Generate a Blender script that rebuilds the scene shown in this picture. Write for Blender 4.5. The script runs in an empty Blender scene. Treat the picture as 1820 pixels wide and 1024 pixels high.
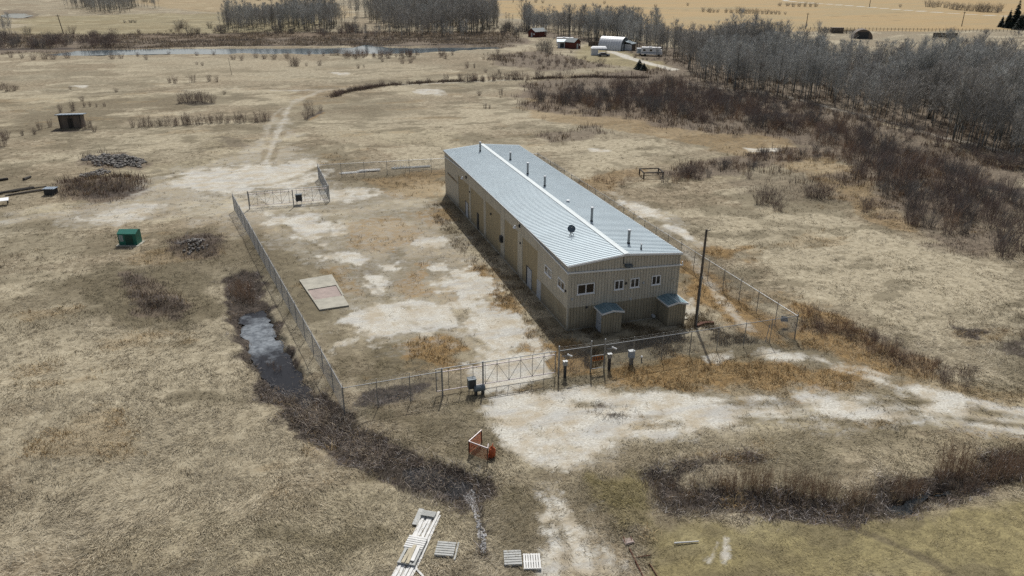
import bpy, math, random
import numpy as np
from mathutils import Vector, Matrix
rng = np.random.default_rng(7)
random.seed(7)
R = math.radians
sc = bpy.context.scene
col = sc.collection

# ------------------------------------------------------------------ camera
CAM = np.array([-24.9085, -59.5839, 31.7573])
PITCH, ROLL, YAW, FOC = .4025, .0042, .3155, 1346.3734
_c, _s = math.cos(YAW), math.sin(YAW)
FW = np.array([_s*math.cos(PITCH), _c*math.cos(PITCH), -math.sin(PITCH)])
_rt = np.array([_c, -_s, 0.0]); _up = np.cross(_rt, FW)
RT = _rt*math.cos(ROLL) + _up*math.sin(ROLL)
UP = -_rt*math.sin(ROLL) + _up*math.cos(ROLL)
cd = bpy.data.cameras.new('camera'); cam = bpy.data.objects.new('camera', cd); col.objects.link(cam)
cd.sensor_width = 36; cd.lens = 36*FOC/1820; cd.clip_start = .5; cd.clip_end = 8000
m = Matrix.Identity(4)
for i in range(3):
    m[i][0], m[i][1], m[i][2], m[i][3] = RT[i], UP[i], -FW[i], CAM[i]
cam.matrix_world = m
sc.camera = cam
# ------------------------------------------------------------------ sky, sun, exposure
SUN_EL, SUN_AZ = 50.5, 21.5          # azimuth clockwise from +Y
w = bpy.data.worlds.new('World'); sc.world = w; w.use_nodes = True
nt = w.node_tree; nt.nodes.clear()
sky = nt.nodes.new('ShaderNodeTexSky'); sky.sky_type = 'NISHITA'; sky.sun_disc = False
sky.sun_elevation = R(SUN_EL); sky.sun_rotation = R(SUN_AZ)
bg = nt.nodes.new('ShaderNodeBackground'); bg.inputs[1].default_value = .115
ow = nt.nodes.new('ShaderNodeOutputWorld')
sky.dust_density = 3.0
hs = nt.nodes.new('ShaderNodeHueSaturation'); hs.inputs['Saturation'].default_value = .62
nt.links.new(sky.outputs[0], hs.inputs['Color']); nt.links.new(hs.outputs[0], bg.inputs[0]); nt.links.new(bg.outputs[0], ow.inputs[0])
sd = bpy.data.lights.new('sun', 'SUN'); sd.energy = 4.5; sd.angle = R(.53); sd.color = (1, .985, .945)
sun = bpy.data.objects.new('sun', sd); col.objects.link(sun)
sdir = Vector((math.sin(R(SUN_AZ))*math.cos(R(SUN_EL)), math.cos(R(SUN_AZ))*math.cos(R(SUN_EL)), math.sin(R(SUN_EL))))
sun.rotation_euler = sdir.to_track_quat('Z', 'Y').to_euler()
sun.location = (0, 0, 120)
sc.view_settings.view_transform = 'Standard'; sc.view_settings.look = 'None'
sc.view_settings.gamma = 1; sc.view_settings.use_curve_mapping = False
sc.view_settings.exposure = -0.18
sc.cycles.use_denoising = False
sc.cycles.max_bounces = 5; sc.cycles.transparent_max_bounces = 8
sc.cycles.diffuse_bounces = 2

# ------------------------------------------------------------------ noise, picking
def _hash(ix, iy, seed):
    h = (ix.astype(np.int64)*374761393 + iy.astype(np.int64)*668265263 + seed*1442695041) & 0xffffffff
    h = ((h ^ (h >> 13))*1274126177) & 0xffffffff
    h = (h ^ (h >> 16)) & 0xffffffff
    return h/4294967295.0
def vnoise(x, y, seed=0):
    ix = np.floor(x); iy = np.floor(y); fx = x-ix; fy = y-iy
    fx = fx*fx*(3-2*fx); fy = fy*fy*(3-2*fy)
    a = _hash(ix, iy, seed); b = _hash(ix+1, iy, seed); c = _hash(ix, iy+1, seed); d = _hash(ix+1, iy+1, seed)
    return (a*(1-fx)+b*fx)*(1-fy) + (c*(1-fx)+d*fx)*fy
def fbm(x, y, scale, octv=4, seed=0, gain=.5):
    v = 0; amp = 1; tot = 0; s = 1.0/scale
    for o in range(octv):
        v = v + amp*vnoise(x*s+17.3*o, y*s-9.1*o, seed+o*31); tot += amp; amp *= gain; s *= 2.03
    return v/tot
def sstep(a, b, x):
    t = np.clip((x-a)/(b-a), 0, 1); return t*t*(3-2*t)
def G(px, py, z=0.0):
    """ground point under a point of the 1820 x 1024 photograph (site survey)"""
    d = FW*FOC + RT*(px-910) - UP*(py-512)
    t = (z-CAM[2])/d[2]
    return CAM + d*t
def PG(pts): return np.array([G(a, b)[:2] for a, b in pts])
def poly_sd(x, y, P):
    inside = np.zeros(x.shape, bool); dmin = np.full(x.shape, 1e9); n = len(P)
    for i in range(n):
        x0, y0 = P[i]; x1, y1 = P[(i+1) % n]
        ex, ey = x1-x0, y1-y0; L2 = ex*ex+ey*ey+1e-12
        t = np.clip(((x-x0)*ex+(y-y0)*ey)/L2, 0, 1)
        d = (x-x0-t*ex)**2+(y-y0-t*ey)**2
        dmin = np.minimum(dmin, d)
        cr = ((y0 > y) != (y1 > y)) & (x < ex*(y-y0)/(ey if abs(ey) > 1e-12 else 1e-12)+x0)
        inside ^= cr
    d = np.sqrt(dmin); return np.where(inside, -d, d)
def line_d(x, y, P, wid=None):
    dmin = np.full(x.shape, 1e9)
    for i in range(len(P)-1):
        x0, y0 = P[i]; x1, y1 = P[i+1]; ex, ey = x1-x0, y1-y0; L2 = ex*ex+ey*ey+1e-12
        t = np.clip(((x-x0)*ex+(y-y0)*ey)/L2, 0, 1)
        dmin = np.minimum(dmin, (x-x0-t*ex)**2+(y-y0-t*ey)**2)
    return np.sqrt(dmin)

# ------------------------------------------------------------------ what the ground is made of (photo survey)
# (channel, kind, points, softness or width in m, noise amplitude m, noise scale m, strength)
FEAT = []
def P_(ch, pts, soft=1.5, amp=2.0, ns=3.0, k=1.0): FEAT.append((ch, 'p', PG(pts), soft, amp, ns, k, None))
def L_(ch, pts, wid=2.0, soft=1.0, amp=1.0, ns=3.0, k=1.0): FEAT.append((ch, 'l', PG(pts), soft, amp, ns, k, wid))
GRV, DRK, OCH, MUD, STB, SHR, OLV, PAL = range(8)
# --- bare pale gravel and alkali soil
P_(GRV, [(1830,738),(1700,714),(1500,704),(1300,704),(1120,694),(1000,690),(885,702),(848,728),(870,765),(920,805),(962,834),(1010,836),(1060,818),(1110,790),(1180,772),(1250,758),(1400,752),(1560,750),(1700,755),(1830,768)], 1.0, 1.6, 2.0, .97)
P_(GRV, [(900,725),(990,700),(1090,720),(1120,760),(1060,812),(990,828),(940,800)], 1.8, 2.6, 1.5, 1.15)
L_(GRV, [(900,712),(1000,735),(1150,748),(1400,741),(1640,741),(1840,764)], .35, .5, .4, 3, 1.0)
L_(GRV, [(1080,745),(1200,735),(1420,728),(1640,728),(1830,750)], .8, 1.0, .9, 3, 1.0)
L_(GRV, [(1370,632),(1430,637),(1540,662),(1610,692),(1720,716),(1840,742)], 1.0, 1.2, 1.4, 2.2, .95)
P_(GRV, [(955,872),(988,868),(1035,925),(1092,990),(1125,1030),(968,1030),(958,955)], .8, 1.3, 1.0, .8)
P_(GRV, [(596,574),(650,552),(700,538),(770,545),(850,555),(925,555),(950,600),(905,650),(870,662),(822,640),(842,600),(780,588),(700,602),(640,614)], 1.8, 4.0, 1.8, .98)
P_(GRV, [(770,472),(850,468),(875,520),(860,560),(800,530)], 1.4, 3.6, 1.6, .9)
P_(GRV, [(650,488),(690,495),(685,530),(655,520)], .6, 1.4, 1.2, .95)
P_(GRV, [(670,470),(712,466),(706,480),(680,482)], .5, 1.0, 1.2, .9)
P_(GRV, [(560,452),(640,448),(665,460),(640,470),(570,464)], .6, 1.6, 1.5, .85)
P_(GRV, [(725,425),(790,420),(800,440),(740,446)], .8, 1.6, 1.5, .75)
P_(GRV, [(470,385),(560,380),(600,400),(590,432),(540,430),(480,405)], 2.0, 4.5, 2.2, .88)
P_(GRV, [(440,350),(560,330),(640,335),(700,345),(620,365),(480,372)], 2.5, 5.5, 2.6, .76)
P_(GRV, [(835,652),(900,630),(975,622),(1000,668),(930,694),(860,700)], .8, 1.6, 1.8, .85)
P_(GRV, [(430,290),(560,283),(575,325),(500,345),(420,345),(290,335),(300,305),(380,300)], 2.6, 6.0, 3.0, .8)
P_(GRV, [(150,388),(200,368),(280,360),(300,372),(230,395)], 2.0, 5.0, 2.5, .7)
L_(GRV, [(-20,400),(80,383),(160,372),(250,345),(330,318),(430,296),(475,240),(490,205),(520,182),(570,160),(700,152),(860,145),(960,140)], 1.3, 1.8, 1.8, 4, .52)
L_(GRV, [(470,290),(488,250),(505,215),(512,190)], .9, 1.2, 1.2, 3, .66)
L_(GRV, [(300,330),(390,352),(450,372),(480,392)], 2.0, 2.5, 3.0, 3, .62)
L_(GRV, [(560,160),(400,158),(300,160)], 1.2, 2, 2.5, 6, .6)
P_(GRV, [(1100,358),(1150,366),(1188,390),(1130,388)], .8, 1.6, 2, 1.05)
P_(GRV, [(1185,400),(1225,408),(1250,436),(1215,428)], .7, 1.2, 2, 1.05)
P_(GRV, [(1325,261),(1385,262),(1380,270),(1335,269)], 1, 1.5, 2, .9)
P_(GRV, [(1045,262),(1085,264),(1080,270),(1050,268)], .8, 1.2, 2, .9)
P_(GRV, [(720,157),(790,160),(800,172),(740,166)], 1.5, 3, 4, .75)
P_(GRV, [(590,128),(620,128),(616,134),(596,133)], 1, 2, 3, .8)
L_(GRV, [(1085,92),(1120,105),(1160,115),(1195,124)], 2.2, 1.2, .8, 4, .95)
L_(GRV, [(1215,150),(1380,168),(1480,192),(1580,215),(1660,240),(1760,262),(1840,282)], 1.2, 1.2, 1.0, 4, .5)
L_(GRV, [(1215,440),(1250,490),(1290,545),(1330,585)], .8, .8, .8, 2.5, .6)
P_(GRV, [(1250,632),(1300,625),(1320,640),(1270,650)], .6, 1.2, 1.5, .8)
P_(GRV, [(1205,550),(1230,530),(1240,560),(1220,575)], .5, 1., 1.5, .6)
L_(GRV, [(1290,960),(1288,1000)], .25, .3, .3, .8, .8); L_(GRV, [(1275,965),(1260,1000)], .2, .3, .35, .8, .6)
L_(GRV, [(1330,-20),(1400,2),(1500,10),(1640,20),(1800,30)], 3.0, 2, .5, 10, 1.1)
P_(GRV, [(120,152),(160,150),(150,156)], 1, 1, 3, .8)
P_(GRV, [(440,370),(560,325),(700,335),(790,360),(900,500),(960,610),(900,660),(700,620),(600,560),(540,480),(470,430)], 3.0, 5.0, 4.0, .42)
P_(GRV, [(-20,385),(200,350),(300,300),(430,270),(500,210),(560,280),(600,330),(500,370),(440,420),(300,385),(100,415)], 3.0, 6.0, 4.0, .46)
P_(GRV, [(850,730),(900,690),(1250,690),(1560,690),(1840,735),(1840,775),(1560,760),(1250,770),(1060,840),(960,845)], 2.0, 3.0, 2.5, .5)
P_(GRV, [(940,860),(1000,850),(1110,960),(1150,1030),(940,1030)], 1.2, 1.6, 1.6, .42)
P_(GRV, [(1080,340),(1180,370),(1270,440),(1240,450),(1160,400)], 1.5, 3, 2.5, .45)
P_(PAL, [(440,370),(560,325),(700,335),(790,360),(900,500),(960,610),(900,660),(700,620),(600,560),(540,480),(470,430)], 3, 4, 4, .3)
# --- darker, olive-brown turf
for pts, k in [([(110,500),(200,470),(330,470),(420,520),(440,560),(330,580),(220,590),(120,560)], .85),
               ([(270,430),(400,400),(430,470),(300,470)], .8), ([(640,625),(700,612),(825,592),(830,640),(800,660),(640,690)], .95),
               ([(440,400),(560,470),(640,640),(600,690),(500,520),(430,440)], .75), ([(440,430),(560,440),(640,470),(680,470),(640,520),(540,490),(450,470)], .7),
               ([(640,720),(780,720),(850,740),(930,830),(900,860),(760,790),(660,760)], .75), ([(850,850),(960,850),(960,1030),(900,1030)], .65),
               ([(1060,820),(1180,780),(1400,760),(1700,762),(1640,790),(1300,790),(1140,830)], .5),
               ([(0,215),(120,180),(330,165),(420,170),(400,185),(200,195),(60,250)], .6), ([(420,195),(560,170),(720,175),(780,200),(600,215),(500,215)], .45),
               ([(1000,350),(1100,340),(1200,420),(1320,520),(1420,600),(1380,640),(1200,500)], .35),
               ([(-20,440),(200,410),(260,430),(60,470)], .5), ([(1480,930),(1540,950),(1700,1030),(1560,1030)], .35), ([(1000,840),(1170,845),(1180,920),(1120,960),(1010,900)], .7),
               ([(560,470),(700,480),(690,540),(600,560)], .5), ([(780,605),(830,640),(840,700),(700,700)], .5)]:
    P_(DRK, pts, 2.0, 4.0, 4.0, k)
L_(DRK, [(940,715),(1080,722),(1250,716),(1450,714),(1640,716),(1840,744)], .3, .5, .5, 3, .95)
L_(DRK, [(1150,760),(1300,744),(1500,741),(1700,744),(1840,758)], .25, .5, .5, 3, .9)
L_(DRK, [(-20,275),(80,262),(200,250)], 1.5, 2, 2, 5, .5)
L_(DRK, [(-20,412),(70,396),(180,382)], .9, 1, 1, 4, .6)
L_(DRK, [(1490,930),(1570,960),(1660,1000),(1720,1040)], .35, .4, .4, 1.5, .95)
L_(DRK, [(430,345),(470,325),(440,318),(425,325)], 1.2, 2, 2, 3, .6)
L_(DRK, [(230,192),(330,186),(480,170),(540,165)], 1.0, 1.5, 1.5, 5, .6)
L_(DRK, [(0,95),(60,130),(250,154),(480,150)], .5, 1, .8, 6, .4)
# --- taller golden grass
for pts, k in [([(825,470),(862,470),(955,600),(985,625),(930,628),(880,545)], .95), ([(735,378),(790,372),(800,395),(760,405)], .6),
               ([(640,318),(790,300),(792,350),(700,352)], .5), ([(1080,650),(1180,640),(1330,640),(1560,662),(1520,690),(1320,694),(1080,686)], 1.0),
               ([(950,615),(1000,605),(1045,640),(1040,665),(960,660)], .7), ([(1200,460),(1250,470),(1330,540),(1400,575),(1410,620),(1330,600),(1240,540)], .85),
               ([(1390,520),(1480,560),(1640,640),(1700,690),(1560,660),(1420,610)], .8), ([(520,690),(600,740),(580,760),(530,730)], .9),
               ([(930,165),(1100,170),(1230,230),(1360,230),(1530,300),(1640,420),(1560,400),(1400,300),(1160,240),(940,210)], .5),
               ([(1250,440),(1330,440),(1340,458),(1270,462)], .8), ([(1270,30),(1000,20),(1100,40)], 0), ([(590,760),(640,780),(600,790)], .6),
               ([(690,650),(790,600),(810,630),(740,670)], .35), ([(1000,330),(1090,300),(1150,300),(1080,345)], .5),
               ([(1380,690),(1560,690),(1720,720),(1820,740),(1820,700),(1640,660)], .4)]:
    P_(OCH, pts, 1.2, 2.6, 2.5, k)
# --- ditches: dark wet litter
L_(MUD, [(430,492),(440,545),(470,620),(510,690),(560,745),(620,785),(700,825),(780,850),(838,868)], 1.9, .8, 1.3, 2, 1.15)
L_(MUD, [(560,770),(640,800),(720,835),(800,862)], 1.2, .6, .8, 1.5, 1.0)
L_(MUD, [(845,872),(850,910),(856,950),(858,990)], .25, .3, .3, 1, .9)
L_(MUD, [(1175,848),(1195,885),(1300,888),(1400,898),(1500,906),(1590,890),(1680,866),(1760,840),(1840,815)], 1.4, .8, 1.1, 1.6, 1.1)
L_(MUD, [(1210,835),(1260,822),(1340,815)], .5, .6, .8, 1.5, .8)
L_(MUD, [(1100,800),(1060,790)], .0, .1, .1, 1, 0)
L_(MUD, [(1600,260),(1690,295),(1760,320),(1840,345)], 2.2, 1.5, 2.5, 4, 1.0)
L_(MUD, [(1260,165),(1340,200),(1420,205)], 3, 2, 3, 5, .8)
P_(SHR, [(220,485),(270,500),(340,540),(320,572),(250,560)], .8, 2, 1.6, .8)
P_(SHR, [(290,425),(380,410),(415,440),(380,465),(310,460)], .8, 2, 1.6, .7)
P_(SHR, [(110,335),(220,325),(262,330),(240,350),(180,357),(115,345)], 1, 2.5, 2, .7)
P_(MUD, [(1500,440),(1540,450)] + [(1530,460)], .4, 1, 1.5, .0)
P_(MUD, [(1700,582),(1760,588),(1740,602),(1690,600)], .6, 1.2, 1.5, .9); P_(MUD, [(1770,605),(1830,600),(1830,640),(1790,630)], .6, 1.5, 1.5, .7)
P_(MUD, [(640,700),(720,680),(760,668),(770,690),(700,720),(630,725)], .6, 1.2, 1.0, .75)
P_(MUD, [(1060,725),(1110,735),(1090,750)], .5, 1.4, 1.0, .8)
P_(SHR, [(-60,62),(200,60),(500,57),(900,56),(960,74),(900,84),(640,80),(300,83),(-60,100)], 4, 7, 9, .95)
P_(OCH, [(240,62),(600,59),(900,58),(900,64),(600,67),(240,70)], 2, 3, 8, .8)
L_(MUD, [(-40,74),(160,74),(330,72),(600,71),(880,69)], 2.5, 2, 3, 7, .95)
L_(MUD, [(100,87),(300,82),(600,80.5),(640,76),(680,80.5),(880,79.5)], 2.0, 1.5, 2, 7, .9)
L_(MUD, [(-40,88),(120,86)], 5, 4, 4, 9, .8)
P_(MUD, [(390,240),(430,245),(440,262),(395,262)], .8, 2.2, 2, .45)
L_(MUD, [(590,171),(615,163),(660,155),(720,149.5),(790,146),(860,144),(950,140),(1020,138)], .5, .6, .8, 4, .8)
L_(MUD, [(232,229),(300,224),(400,219),(478,214)], .15, .6, .8, 4, .75)
L_(MUD, [(545,212),(560,205),(572,197)], .8, 1, 1.2, 3, .7); L_(MUD, [(100,234),(125,236),(155,232)], 1.2, 1, 1.5, 3, .7)
P_(MUD, [(318,184),(345,180),(385,182),(378,187),(340,189)], .5, 1.5, 2, .6); L_(OCH, [(550,214),(575,200)], .6, .6, .5, 3, .7)
P_(SHR, [(140,286),(180,272),(225,273),(265,288),(255,300),(190,303),(150,295)], 1, 2.5, 2, .8); P_(MUD, [(130,338),(190,330),(255,335),(235,350),(180,356),(125,348)], 1, 2.5, 1.6, .62); P_(MUD, [(235,520),(285,530),(335,545),(310,568),(255,558)], .6, 2, 1.3, .55); P_(MUD, [(215,490),(262,486),(262,508),(225,508)], .5, 1.5, 1.2, .5)
P_(MUD, [(295,428),(370,412),(405,432),(375,455),(310,452)], .6, 2, 1.3, .55)
for pts, k in [([(600,400),(700,380),(760,420),(700,450),(620,440)], .55), ([(700,500),(760,480),(770,520),(720,530)], .6), ([(850,560),(890,545),(910,600),(870,610)], .7), ([(840,470),(870,480),(905,545),(880,560)], .9), ([(735,470),(765,465),(760,500),(735,495)], .8), ([(740,600),(800,590),(830,620),(790,650),(700,640)], .8), ([(900,590),(945,585),(975,620),(930,625)], .85), ([(560,480),(620,470),(640,520),(600,520)], .5)]: P_(OCH, pts, .8, 2.2, 1.8, k)
for pts in ([(540,400),(600,390),(590,410)], [(660,440),(740,450),(700,470)], [(760,540),(800,550),(780,575)], [(900,620),(940,640),(900,650)], [(650,560),(690,560),(680,580)]): P_(DRK, pts, .8, 2.4, 1.6, .8)
# --- shrubby litter, purplish brown
P_(SHR, [(930,150),(1100,125),(1200,120),(1400,170),(1600,220),(1830,310),(1830,470),(1700,430),(1600,380),(1520,320),(1500,275),(1330,240),(1180,225),(1000,200),(930,190)], 4, 9, 8, .9)
P_(SHR, [(1150,310),(1220,290),(1400,262),(1520,255),(1520,280),(1400,290),(1250,320)], 2, 4, 4, .9)
P_(SHR, [(960,240),(1060,225),(1110,235),(1050,250),(980,252)], 2, 5, 5, .7)
P_(SHR, [(870,100),(960,90),(1060,110),(1090,120),(960,128),(890,118)], 3, 5, 6, .85)
P_(SHR, [(1460,560),(1560,600),(1700,660),(1680,680),(1540,630),(1440,590)], 1.2, 3, 3, .6)
P_(SHR, [(1300,300),(1420,300),(1500,330),(1540,370),(1440,360),(1320,345)], 2, 5, 4, .45)
# --- mossy olive
P_(OLV, [(1050,852),(1130,850),(1160,880),(1140,915),(1070,905)], .6, 1.3, 1.0, .9)
P_(OLV, [(1080,905),(1150,910),(1150,935),(1100,945)], .5, 1.2, 1.0, .6)
P_(OLV, [(1150,928),(1400,930),(1560,922),(1840,885),(1900,1040),(1150,1040)], .8, 1.2, 2, .72)
P_(SHR, [(100,322),(160,312),(240,316),(272,332),(250,356),(180,362),(105,352)], 1, 2.5, 2, .9)
P_(OLV, [(0,30),(240,24),(560,28),(580,62),(300,64),(0,66)], 10, 25, 40, .45)

# --- pale bleached grass
for pts, k in [([(1250,400),(1420,360),(1560,400),(1700,450),(1830,500),(1830,560),(1640,600),(1480,540),(1330,480)], .85),
               ([(-30,580),(200,590),(420,600),(480,700),(600,800),(300,1000),(-30,1000)], .7), ([(1180,800),(1350,770),(1600,775),(1640,830),(1400,830),(1240,815)], .55),
               ([(560,200),(760,190),(920,200),(900,240),(700,260),(560,250)], .5), ([(150,250),(330,220),(400,240),(300,275),(160,275)], .5),
               ([(200,100),(700,110),(860,130),(560,145),(200,140)], .5), ([(1160,900),(1200,930),(1480,925),(1560,905),(1400,915)], .7),
               ([(1300,230),(1460,290),(1480,330),(1380,320),(1250,300)], .4)]:
    P_(PAL, pts, 3, 5, 4, k)
# --- far stubble fields
P_(STB, [(870,2),(1400,-6),(1900,-10),(2600,-8),(2600,58),(1800,54),(1430,56),(1180,54),(1000,40),(900,32)], 8, 8, 30, 1.0)
P_(STB, [(230,-12),(560,-12),(600,-2),(640,30),(560,40),(250,10)], 8, 12, 30, .45)

# leaf litter under the wood, lawns at the farm, dark field streaks
P_(SHR, [(1190,118),(1262,156),(1340,176),(1450,192),(1560,216),(1640,240),(1720,266),(1870,312),(1920,160),(1820,150),(1640,128),(1500,112),(1400,104),(1300,98),(1150,80),(925,50),(930,62),(1090,84)], 3, 6, 8, .85)
P_(OLV, [(1040,80),(1120,90),(1200,112),(1180,128),(1100,118),(1000,112)], 3, 4, 6, .55)
for pts in ([(90,46),(150,44),(215,43.5)], [(270,40),(400,39.5)], [(1480,29),(1530,29.5),(1590,29)], [(1540,36),(1600,36)], [(1550,22),(1660,24)], [(1300,5),(1420,8)], [(1560,52),(1640,53),(1800,55)], [(20,30),(60,32)], [(345,16),(385,22)], [(900,14),(1100,12),(1300,22)], [(400,50),(620,48)]):
    L_(DRK, pts, 1.5, 3, 3, 15, .8)
P_(SHR, [(0,20),(20,17),(50,18),(70,26),(60,33),(20,35)], 2, 3, 8, .6)
random.seed(11)
for k in range(60):
    px, py = random.uniform(-20, 1840), random.uniform(130, 1030); g_ = random.uniform(.5, 1.4); r_ = 5+py*.035
    a_ = random.uniform(1.5, 4)*r_; b_ = random.uniform(.5, 1.0)*r_*.6
    P_(random.choice([DRK, DRK, PAL, PAL]), [(px-a_,py),(px-a_*.4,py-b_),(px+a_*.6,py-b_*.8),(px+a_,py+b_*.3),(px+a_*.2,py+b_)], 1.0, 2.2, 2.0, random.uniform(.35, .7))
RUTS = [(PG(a), w_, k_) for a, w_, k_ in [
 ([(930,712),(1080,722),(1250,716),(1450,714),(1640,716),(1840,746)], .45, .75), ([(1130,765),(1300,745),(1500,742),(1700,745),(1840,760)], .35, .7),
 ([(960,735),(1080,738),(1200,745),(1400,733),(1640,734),(1840,756)], .22, .6), ([(1180,735),(1340,724),(1560,724),(1760,738)], .2, .55),
 ([(900,700),(940,760),(1000,800),(1060,790),(1150,755)], .3, .5), ([(930,690),(985,750),(1060,770),(1150,748)], .25, .5),
 ([(1440,640),(1560,668),(1640,700),(1740,722)], .3, .7), ([(482,290),(500,245),(513,212),(530,186)], .5, .7), ([(466,285),(480,240),(494,206),(515,182)], .35, .6), ([(-20,393),(80,376),(160,366),(250,338),(330,311)], .5, .7),
 ([(1015,880),(1050,950),(1075,1030)], .25, .6), ([(975,880),(1000,950),(1010,1030)], .2, .5), ([(700,560),(800,600),(880,650),(930,690)], .35, .6), ([(740,550),(840,600),(910,650),(950,690)], .3, .55),
 ([(500,400),(620,470),(720,560)], .35, .6), ([(450,330),(520,318),(560,300)], .8, .6)]]
WATER = {'river': [(84,96),(140,88.5),(300,85),(500,84.6),(622,83.2),(648,77.5),(690,83.6),(800,83),(878,82),(886,86),(800,92),(650,96),(500,94),(300,94),(140,97)],
         'pond': [(4,27),(20,23),(42,23.5),(54,27),(40,31),(14,31)],
         'ditch_water': [(428,562),(440,552),(470,548),(488,590),(512,640),(552,682),(548,712),(505,690),(466,652),(442,612)],
         'ditch_ice': [(429,562),(441,553),(468,549),(486,588),(500,612),(500,624),(480,628),(458,630),(446,615)],
         'ditch_pool': [(715,828),(760,826),(805,836),(836,848),(840,864),(812,872),(760,862),(722,848)],
         'puddle': [(1578,892),(1610,882),(1660,868),(1690,862),(1668,876),(1620,892),(1590,900)]}
WPOLY = {k: PG(v) for k, v in WATER.items()}
def masks(x, y):
    out = np.zeros((8,)+x.shape, np.float32); cache = {}
    for ch, kind, P, soft, amp, ns, k, wid in FEAT:
        if k == 0: continue
        mg = soft+amp+(wid or 0)+1
        idx = np.nonzero((x > P[:, 0].min()-mg) & (x < P[:, 0].max()+mg) & (y > P[:, 1].min()-mg) & (y < P[:, 1].max()+mg))[0]
        if len(idx) == 0: continue
        xs, ys = x[idx], y[idx]
        d = poly_sd(xs, ys, P) if kind == 'p' else line_d(xs, ys, P)-wid
        d = d + (fbm(xs, ys, ns, 4, int(ch)*5+len(P), .6)-.5)*2*amp
        v = k*sstep(soft, -soft, d)
        out[ch][idx] = np.maximum(out[ch][idx], v)
    for P, w_, k_ in RUTS:
        idx = np.nonzero((x > P[:, 0].min()-2) & (x < P[:, 0].max()+2) & (y > P[:, 1].min()-2) & (y < P[:, 1].max()+2))[0]
        if len(idx):
            q = line_d(x[idx], y[idx], P)+(fbm(x[idx], y[idx], 2.5, 3, 151)-.5)*.7
            out[GRV][idx] *= 1-.64*k_*sstep(w_+.35, w_*.4, q)*sstep(.30, .50, fbm(x[idx], y[idx], 5, 3, 152))
    def up(ch, v): out[ch] = np.maximum(out[ch], v.astype(np.float32))
    near = 1-.75*sstep(200, 380, np.hypot(x-CAM[0], y-CAM[1])); lf = 1-.6*sstep(-14, -24, x+.16*y)*sstep(30, 10, y)
    up(DRK, .64*near*lf*sstep(.50, .66, fbm(x, y*1.5, 15, 5, 201, .6))); up(DRK, .58*near*lf*sstep(.54, .66, fbm(x*.8, y*1.6, 4.5, 4, 221, .62)))
    up(OLV, .2*near*sstep(.52, .66, fbm(x, y*1.3, 30, 4, 241, .6)))
    up(PAL, .75*sstep(.51, .66, fbm(x, y*1.5, 11, 5, 261, .6)))
    up(OCH, .34*near*sstep(.60, .70, fbm(x*.7, y*1.4, 9, 4, 281, .6)))
    return out
BX, BL, BH, BR = 11.45, 49.02, 6.6, .53
def ell(x, y, px, py, rx, ry, rot=0):
    g = G(px, py); c, s = math.cos(rot), math.sin(rot); dx, dy = x-g[0], y-g[1]
    u = (dx*c+dy*s)/rx; v = (-dx*s+dy*c)/ry
    return np.exp(-(u*u+v*v)*1.2)
_LD = PG([(430,490),(440,545),(470,620),(510,690),(560,745),(620,785),(700,825),(780,850),(838,868)])
_RD = PG([(1175,855),(1195,885),(1300,888),(1400,898),(1500,906),(1590,890),(1680,866),(1760,840),(1840,815)])
_CR = PG([(1560,240),(1690,295),(1760,320),(1840,345)])
_BK = PG([(560,165),(590,160),(640,152),(720,146),(860,142),(960,138)])
def hfun(x, y):
    x = np.asarray(x, float); y = np.asarray(y, float)
    dist = np.hypot(x-CAM[0], y-CAM[1])
    h = (fbm(x, y, 9, 3, 3)-.5)*.45 + (fbm(x, y, 1.6, 3, 9)-.5)*.09
    h = h + (fbm(x, y, 60, 2, 77)-.5)*1.2*sstep(90, 260, dist)
    yard = poly_sd(x, y, np.array([(-32,50),(-23,-12),(22,-12),(20,60),(-18,62)]))
    h = h*(.30+.70*sstep(0, 6, yard))
    bd = np.maximum(np.maximum(-.3-x, x-BX-.3), np.maximum(-2.6-y, y-BL-.3))
    h = h*sstep(.3, 2.5, bd)
    h = h - .42*sstep(2.6, .6, line_d(x, y, _LD)+(fbm(x, y, 2, 3, 5)-.5)*1.2)
    h = h - .40*sstep(2.2, .5, line_d(x, y, _RD)+(fbm(x, y, 2, 3, 6)-.5)*1.0)
    h = h - .9*sstep(5, 1, line_d(x, y, _CR)+(fbm(x, y, 4, 3, 6)-.5)*2)
    for px, py, rx, ry, rot, a in [(185,330,9,3.5,.1,1.1),(205,288,7,2.0,0,.5),(285,540,3.2,2.0,-.3,.7),(350,440,4.5,2.2,.2,.8),(240,497,2,1.2,0,.5),(1300,452,3,1.2,-.2,.5),(1115,885,2.2,1.2,.1,.35),(1120,925,1.8,1.0,.1,.35),(1180,330,5,1.5,0,.3),(415,252,5,1.8,0,.4)]:
        h = h + a*ell(x, y, px, py, rx, ry, rot)*(.7+.6*fbm(x, y, 1.5, 3, 12))
    for k, dep, sf in [('river', 1.0, 3.5), ('pond', .8, 6), ('ditch_water', .25, .8), ('ditch_pool', .08, .7), ('puddle', .3, .5)]:
        P = WPOLY[k]; mg = sf+1
        ok = (x > P[:, 0].min()-mg) & (x < P[:, 0].max()+mg) & (y > P[:, 1].min()-mg) & (y < P[:, 1].max()+mg)
        if ok.any():
            s_ = poly_sd(x[ok], y[ok], P) if x.shape else poly_sd(x, y, P)
            if x.shape:
                t = h[ok]; s_ = s_+(fbm(x[ok], y[ok], 1.6 if sf < 1 else 6, 3, 8)-.5)*sf*2.2; q = sstep(sf, -sf*.3, s_); h[ok] = t*(1-q)+(t*0-dep-(.55 if k in ('ditch_water', 'puddle', 'ditch_pool') else 0))*q
    # levee beyond the river
    return h
def hz(x, y): return float(hfun(np.array([x]), np.array([y]))[0])
def at(px, py, dz=0.0):
    g = G(px, py); return Vector((g[0], g[1], hz(g[0], g[1])+dz))

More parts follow.
